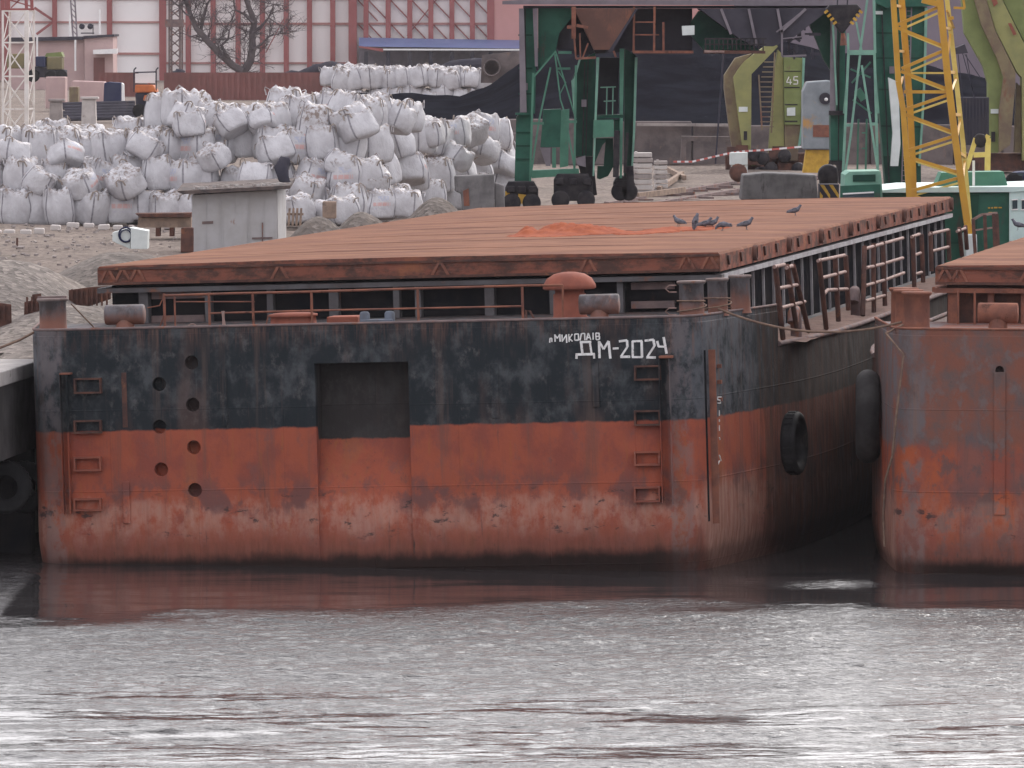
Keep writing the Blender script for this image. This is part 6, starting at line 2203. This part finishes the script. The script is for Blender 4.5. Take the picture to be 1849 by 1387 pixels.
def left_yard():
    # pinkish house
    fr = F(130, 40 + 67600 / 560, 560)
    t = thing('small_house', 'small pinkish plastered house with flat dark roof and red door', 'house', fr.o)
    m = MB()
    m.pp(fr, [(20, 162), (20, 74), (152, 70), (152, 162)], 0, 6)
    m.pp(fr, [(152.5, 162), (152.5, 70), (204, 66), (204, 162)], -.8, 6)
    m.build('wall', M['house_pink'], t)
    m = MB()
    m.pp(fr, [(14, 76), (14, 68), (150, 66), (150, 72)], -.5, 7)
    m.pp(fr, [(150.5, 70), (150.5, 65), (206, 62), (206, 66)], -1.2, 7)
    m.build('roof', M['hopper_grey'], t)
    m = MB()
    m.pp(fr, [(169, 104), (189, 104), (189, 150), (169, 150)], -.86, .05)
    m.build('door', M['fence_red'], t)
    m = MB()
    m.pp(fr, [(168, 90), (211, 88), (211, 97), (168, 98)], -2.4, 1.5)
    m.build('door_canopy', M['hat_white'], t)
    for k, (px, y0, y1) in enumerate(((126, 25, 66), (180, 17, 62), (67, 66, 105), (136, 72, 128))):
        m = MB()
        m.loft([fr.p(px, y1, -1.4), fr.p(px, y0, -1.4)], .075, 8)
        m.build('vent_flue', M['hat_white'], t)
    # thin leaning lattice mast behind the house
    f2 = F(133, 160, 575)
    m = MB()
    for a, b in (((126, -20), (132, 66)), ((134, -20), (139, 66))):
        m.bar(f2, a, b, .12)
    for k in range(8):
        y = -15 + k * 10
        m.bar(f2, (127 + k * .6, y), (135 + k * .6, y + 9), .07)
    m.bar(f2, (136, 66), (136, 160), .5)
    simple('lattice_mast', 'thin grey leaning lattice mast rising over the pinkish house', 'mast', f2, m, M['purple_grey'])
    # reddish lattice mast
    f2 = F(318, 40 + 67600 / 520, 520)
    m = MB()
    for x in (306, 325):
        m.bar(f2, (x, -25), (x, 170), .16, 0)
        m.bar(f2, (x + 4, -25), (x + 4, 170), .12, .8)
    for k in range(10):
        y = -20 + k * 18
        m.bar(f2, (306, y), (325, y + 16), .09, 0)
        m.bar(f2, (325, y), (306, y + 16), .09, 0)
    m.bar(f2, (298, 42), (332, 42), .55, -.2, .4)
    simple('lattice_mast', 'grey lattice mast with brown crosspiece in front of the white hall', 'mast', f2, m, M['rust_grey'])
    # white lattice tower
    fr = F(33, 248)
    t = thing('lattice_tower', 'white lattice steel tower at the left edge of the photo', 'lattice tower', fr.o)
    X0, X1, dp = 4, 60, 1.0
    m = MB()
    for x, w in ((5, .10), (48, .19)):
        m.bar(fr, (x, 248), (x, 19), w, 0, w)
    for x in (18, 61):
        m.bar(fr, (x, 246), (x, 19), .09, dp, .09)
    m.build('upright', M['white_steel'], t)
    m = MB()
    ys = [20, 77, 138, 197, 250]
    for i, y in enumerate(ys):
        m.bar(fr, (5, y), (48, y), .07, 0)
        m.bar(fr, (48, y), (61, y - 1), .06, 0, .06, 0, dp)
        m.bar(fr, (18, y), (61, y), .05, dp)
        if i < 4:
            y2 = ys[i + 1]
            m.bar(fr, (5, y), (48, y2), .055, -.02)
            m.bar(fr, (48, y), (5, y2), .055, .02)
            m.bar(fr, (48, y2), (61, y), .045, 0, .045, 0, dp)
            m.bar(fr, (48, y), (61, y2), .04, 0, .04, 0, dp)
            m.bar(fr, (5, y2), (18, y), .04, 0, .04, 0, dp)
    m.build('bracing', M['white_steel'], t)
    m = MB()
    for x in (6, 16, 48, 58):
        m.bar(fr, (x, 18), (x - 2, -30), .14, .4)
    m.bar(fr, (3, 17), (62, 17), .10, .4)
    m.bar(fr, (10, -2), (58, 12), .06, .4)
    m.bar(fr, (20, 14), (48, -12), .06, .4)
    m.build('red_head', M['red_col'], t)
    # truck with dull yellow body and green cover
    fr = F(100, 40 + 67600 / 470, 470)
    t = thing('yellow_truck', 'dull yellow truck with greenish cover before the pinkish house', 'truck', fr.o)
    m = MB()
    m.pp(fr, [(12, 124), (12, 98), (44, 96), (44, 124)], .5, 2.2)
    m.build('load_box', M['olive_truck'], t, .08)
    m = MB()
    m.pp(fr, [(84, 126), (84, 104), (112, 103), (112, 126)], 0, 2.2)
    m.build('truck_body', M['olive_truck'], t, .08)
    m = MB()
    m.pp(fr, [(80, 103), (84, 96), (110, 94), (114, 102.5)], .1, 2.0)
    m.build('cover', M['ygreen2'], t)
    m = MB()
    m.pp(fr, [(46, 140), (60, 120), (118, 126.5), (118, 140)], .2, 2.0)
    m.build('chassis', M['dark_stuff'], t)
    for x in (60, 92, 110):
        m = MB()
        m.lathe([(.001, -.1), (.3, -.1), (.42, -.05), (.42, .25), (.001, .25)], fr.p(x, 137, 0), 16, 'y')
        m.build('wheel', M['rubber'], t)
    m = MB()
    m.pp(fr, [(64, 120), (64, 102), (82, 102), (82, 122)], -.2, 2.2)
    m.build('cab', M['navy'], t, .06)
    # grey white containers, blue box, concrete pillars, pipes
    def blk(name, label, cat, mat, poly, D, th, group=None):
        fr = F(poly[0][0], poly[0][1], D)
        m = MB()
        m.pp(fr, poly, 0, th)
        return simple(name, label, cat, fr, m, mat, .05, group)
    blk('storage_box', 'pale ribbed storage box with dark gaps, left of the pillars', 'storage box', M['house_pink'], [(82, 196), (82, 139), (118, 139), (118, 196)], 420, 2.0)
    blk('storage_box', 'narrow ochre storage cupboard beside the pale tank', 'storage box', M['ybrown'], [(125, 192), (125, 157), (141, 157), (141, 192)], 418, 1.5)
    blk('long_tank', 'long pale pinkish tank wall behind the two concrete pillars', 'tank', M['house_pink'], [(128, 200), (130, 146), (188, 148), (186, 200)], 425, 2.5)
    blk('tarpaulin_box', 'dark blue tarpaulin covered box right of the pale tank', 'covered box', M['navy'], [(186, 196), (188, 150), (196, 148), (219, 150), (219, 196)], 415, 1.8)
    blk('white_panel', 'white upright panel at the right end of the blue box', 'panel', M['hat_white'], [(219.5, 196), (219.5, 149), (224, 152), (225, 196)], 414, .4)
    for i, (x0, x1, y0, y1) in enumerate(((88, 113, 184, 226), (146, 174, 180, 228))):
        fr = F((x0 + x1) / 2, 40 + 67600 / 345, 345)
        m = MB()
        m.pp(fr, [(x0, 240), (x0 + 2, y0), (x1 - 2, y0), (x1, 240)], 0, .8)
        m.pp(fr, [(x0 - 1, y0 - 5), (x1 + 3, y0 - 5), (x1 + 3, y0 - .4), (x0 - 1, y0 - .4)], -.1, 1.0)
        simple('concrete_pillar', ['left stubby concrete pillar behind the two workers', 'right stubby concrete pillar behind the two workers'][i], 'pillar', fr, m, M['conc_pale'] if i else M['conc'], .03, 'concrete pillars')
    rnd = random.Random(8)
    for i in range(6):
        D = 372 + i * 1.2
        fr = F(180, 215, D)
        m = MB()
        y = 214 - i * 5.2
        m.loft([fr.p(112 + rnd.uniform(-5, 5), y + 1, 0), fr.p(244 + rnd.uniform(-6, 6), y - 2, 0)], .13, 10)
        nm = ['lowest', 'second lowest', 'third from below', 'fourth from below', 'fifth from below', 'topmost']
        simple('grey_pipe', f"dark grey pipe, {nm[i]} of the bundle behind the concrete pillars", 'pipe', fr, m, M['hopper_grey'], 0, 'pipes stacked behind the pillars')
    # loader with orange body
    fr = F(262, 40 + 67600 / 330, 330)
    t = thing('wheel_loader', 'dark wheel loader with orange body and windowed cab left of the bags', 'loader', fr.o)
    m = MB()
    m.pp(fr, [(246, 206), (244, 168), (288, 166), (288, 206)], 0, 1.8)
    m.build('frame', M['dark_stuff'], t, .08)
    m = MB()
    m.pp(fr, [(243, 167.5), (244, 153), (276, 153), (284, 167)], -.1, 1.9)
    m.pp(fr, [(258, 182), (260, 172), (276, 172), (276, 182)], -.15, .14)
    m.pp(fr, [(272, 212), (273, 192), (291, 192), (292, 212)], -.3, .8)
    m.build('bodywork', M['orange'], t, .06)
    m = MB()
    for a, b in (((242, 166), (242, 126)), ((242, 126), (246, 122)), ((282, 166), (282, 126)), ((282, 126), (286, 122)), ((244, 131), (282, 130)), ((244, 152), (280, 152))):
        m.bar(fr, a, b, .06, .1)
    m.build('cab_frame', M['dark_stuff'], t)
    m = MB()
    m.pp(fr, [(244, 150), (244, 133), (280, 132), (280, 150)], .4, .04)
    m.build('cab_window', M['white_wall'], t)
    m = MB()
    m.lathe([(.001, 0), (.06, .0), (.07, .08), (.04, .14), (.001, .15)], fr.p(269, 153, .5), 12)
    m.build('beacon', M['hat_orange'], t)
    for x in (252, 284):
        m = MB()
        m.lathe([(.001, -.15), (.2, -.15), (.32, -.1), (.32, .25), (.001, .25)], fr.p(x, 200, -.1), 18, 'y')
        m.build('wheel', M['rubber'], t)
    # dark tyre-like heaps on the fence
    for i, (px, py, r) in enumerate(((325, 131, .33), (360, 133, .25), (395, 133, .24))):
        pass
    # black tarpaulin heap behind the fence
    fr = F(560, 40 + 67600 / 500, 500)
    for pts, rr, lab in (([(500, 136), (540, 134), (572, 126), (600, 121), (625, 126), (650, 136)], [.15, .25, .4, .45, .4, .2], 'low dark heap of covered scrap above the long red fence, right part'),
                         ([(312, 135), (322, 132), (336, 135)], [.2, .35, .2], 'small dark round lump showing over the left end of the red fence'),
                         ([(790, 128), (830, 119), (870, 118), (900, 128)], [.3, .5, .5, .3], 'dark heap of covered scrap behind the distant bag stack')):
        m = MB()
        P_ = []
        for k in range(len(pts) - 1):
            for u in (0, .33, .66):
                x_, y_ = pts[k][0] + (pts[k + 1][0] - pts[k][0]) * u, pts[k][1] + (pts[k + 1][1] - pts[k][1]) * u
                P_.append((fr.p(x_, y_ + 3 * noise.noise(Vector((x_ * .13, 0, 0)))), (rr[k] + (rr[k + 1] - rr[k]) * u) * (1 + .35 * noise.noise(Vector((x_ * .21, 5, 0))))))
        m.loft([a for a, _ in P_], [b for _, b in P_], 10)
        simple('scrap_heap', lab, 'scrap heap', fr, m, M['dark_stuff'], 0, 'scrap heaps by the hall')
    # dark round opening / pipe end at right of the far stack
    fr = F(885, 215, 340)
    m = MB()
    m.lathe([(.42, 0), (.42, -1.2), (.34, -1.2), (.34, 0)], fr.p(888, 122), 24, 'y')
    m.pp(fr, [(868, 150), (870, 100), (938, 92), (938, 150)], .1, .6)
    simple('pipe_bunker', 'brown bunker wall with round pipe mouth at the end of the far bags', 'bunker', fr, m, M['conc_dark'])
left_yard()

# bare tree
def tree():
    fr = F(440, 40 + 67600 / 505, 505)
    t = thing('bare_tree', 'bare leaning tree with twisted dark limbs before the white hall', 'tree', fr.o)
    m, tw = MB(), MB()
    rnd = random.Random(17)
    s = fr.s
    def limb(pts, r0, r1):
        P = [fr.p(x, y, rnd.uniform(-.5, .5)) for x, y in pts]
        n = len(P)
        m.loft(P, [r0 + (r1 - r0) * i / (n - 1) for i in range(n)], 8)
        return P
    L = [limb([(446, 175), (445, 150), (440, 130), (452, 110), (456, 85), (455, 60), (460, 40), (450, 15), (440, -15)], .36, .16),
         limb([(440, 130), (420, 118), (398, 98), (375, 75), (355, 52), (345, 30), (337, 5), (330, -25)], .30, .13),
         limb([(420, 118), (408, 98), (400, 82), (412, 70), (414, 55)], .16, .05),
         limb([(362, 58), (368, 30), (374, 8), (385, -10)], .13, .05),
         limb([(455, 60), (472, 48), (485, 32), (495, 8)], .14, .04),
         limb([(458, 42), (440, 25), (425, 18), (420, -5)], .12, .04),
         limb([(456, 90), (472, 80), (486, 66), (505, 60)], .11, .03),
         limb([(345, 30), (335, 25), (322, 10)], .09, .03),
         limb([(375, 75), (360, 72), (346, 66)], .08, .03)]
    m.build('trunk', M['bark'], t)
    def twig(p, d, l, r, dep):
        n = 4
        pts = [p]
        for i in range(n):
            d = (d + Vector((rnd.gauss(0, .22), rnd.gauss(0, .22), rnd.gauss(.04, .2)))).normalized()
            pts.append(pts[-1] + d * (l / n))
        tw.loft(pts, [r * (1 - .7 * i / n) for i in range(n + 1)], 4, caps=False)
        if dep > 0:
            for i in (1, 2, 3, 4):
                for _ in range(2 if rnd.random() < .5 else 1):
                    nd = (d + Vector((rnd.gauss(0, .8), rnd.gauss(0, .7), rnd.gauss(.1, .7)))).normalized()
                    twig(pts[i], nd, l * rnd.uniform(.45, .7), r * .55, dep - 1)
    for P in L:
        for i in range(2, len(P)):
            for _ in range(3):
                d = Vector((rnd.gauss(0, 1), rnd.gauss(0, .8), rnd.gauss(.3, .7))).normalized()
                twig(P[i], d, rnd.uniform(1.0, 2.0), .045, 2)
    tw.build('crown', M['bark'], t)
tree()

# two workers in hard hats
def worker(px, py_head, D, hat, label, facing):
    o = at(px, py_head, D)
    base = Vector((o.x, D, GZ))
    t = thing('person', label, 'person', base, 'workers behind the bags', facing)
    def skin(name, verts, edges, rad, mat, sub=2):
        me = bpy.data.meshes.new(name)
        me.from_pydata(verts, edges, [])
        me.materials.append(mat)
        ob = bpy.data.objects.new(name, me)
        COL.objects.link(ob)
        ob.parent = t
        sk = ob.modifiers.new('skin', 'SKIN')
        sk.use_smooth_shade = True
        for v, r in zip(me.skin_vertices[0].data, rad):
            v.radius = r if isinstance(r, tuple) else (r, r)
        me.skin_vertices[0].data[0].use_root = True
        ss_ = ob.modifiers.new('sub', 'SUBSURF')
        ss_.levels = ss_.render_levels = sub
        return ob
    v = [(0, 0, .95), (0, 0, 1.15), (0, -.02, 1.38), (0, 0, 1.50), (0, .0, 1.57), (0, -.01, 1.66), (0, -.005, 1.74),
         (.19, 0, 1.42), (.25, -.02, 1.17), (.22, -.2, .98), (.21, -.27, .93), (-.19, 0, 1.42), (-.25, -.02, 1.17), (-.24, -.1, .93), (-.24, -.14, .86),
         (.10, 0, .90), (.11, -.02, .50), (.11, .0, .09), (.12, -.14, .05), (-.10, 0, .90), (-.12, .02, .50), (-.12, .04, .09), (-.13, -.10, .05)]
    e = [(0, 1), (1, 2), (2, 3), (3, 4), (4, 5), (5, 6), (2, 7), (7, 8), (8, 9), (9, 10), (2, 11), (11, 12), (12, 13), (13, 14), (0, 15), (15, 16), (16, 17), (17, 18), (0, 19), (19, 20), (20, 21), (21, 22)]
    r = [(.17, .12), (.16, .12), (.19, .12), .07, .06, (.085, .1), (.07, .08), .07, .055, .045, .035, .07, .055, .045, .035, .095, .065, .05, .04, .095, .065, .05, .04]
    skin('body', v, e, r, M['workwear'])
    m = MB()
    m.lathe([(.001, -.115), (.05, -.11), (.078, -.06), (.088, 0), (.08, .06), (.05, .10), (.001, .11)], (0, -.012, 1.655), 18)
    for s in (-1, 1):
        m.box((s * .088, .0, 1.655), (.015, .03, .05))
    m.prism([(-.012, -.09, 1.67), (.012, -.09, 1.67), (.016, -.092, 1.635), (-.016, -.092, 1.635)], (0, -.03, -.005))
    m.build('face', M['skin'], t)
    m = MB()
    m.lathe([(.13, -.01), (.135, 0), (.108, .005), (.104, .05), (.08, .095), (.04, .12), (.001, .128)], (0, -.005, 1.69), 24)
    m.build('hard_hat', hat, t)
    for s in (-1, 1):
        m = MB()
        for k in range(5):
            a = (k - 2) * .018
            m.loft([(s * .215 + a, -.27 if s > 0 else -.14, .93 if s > 0 else .87), (s * .215 + a * 1.2, -.31 if s > 0 else -.16, .895 if s > 0 else .82), (s * .215 + a * 1.2, -.31 if s > 0 else -.15, .86 if s > 0 else .785)], [.011, .010, .008], 6)
        m.build('hand', M['skin'], t)
worker(91, 219, 231, M['hat_white'], 'worker in white hard hat and dark jacket behind the bags', .6)
worker(134, 219, 231.5, M['hat_orange'], 'worker in orange hard hat and dark jacket behind the bags', -.9)

# ------------------------------------------------------------------ haze
def haze():
    m = MB()
    m.box2(-400, 400, -30, 1080, -2.6, 26.0)
    mat = bpy.data.materials.new('haze')
    mat.use_nodes = True
    n = mat.node_tree
    for q in list(n.nodes):
        n.nodes.remove(q)
    v = n.nodes.new('ShaderNodeVolumePrincipled')
    v.inputs['Color'].default_value = (.93, .90, .94, 1)
    v.inputs['Density'].default_value = .00006
    v.inputs['Anisotropy'].default_value = .2
    o = n.nodes.new('ShaderNodeOutputMaterial')
    n.links.new(v.outputs[0], o.inputs['Volume'])
    b = m.build('haze', mat)
    tag(b, kind='stuff')
haze()
scene.cycles.max_bounces = 8
scene.cycles.volume_bounces = 1
scene.cycles.use_denoising = True
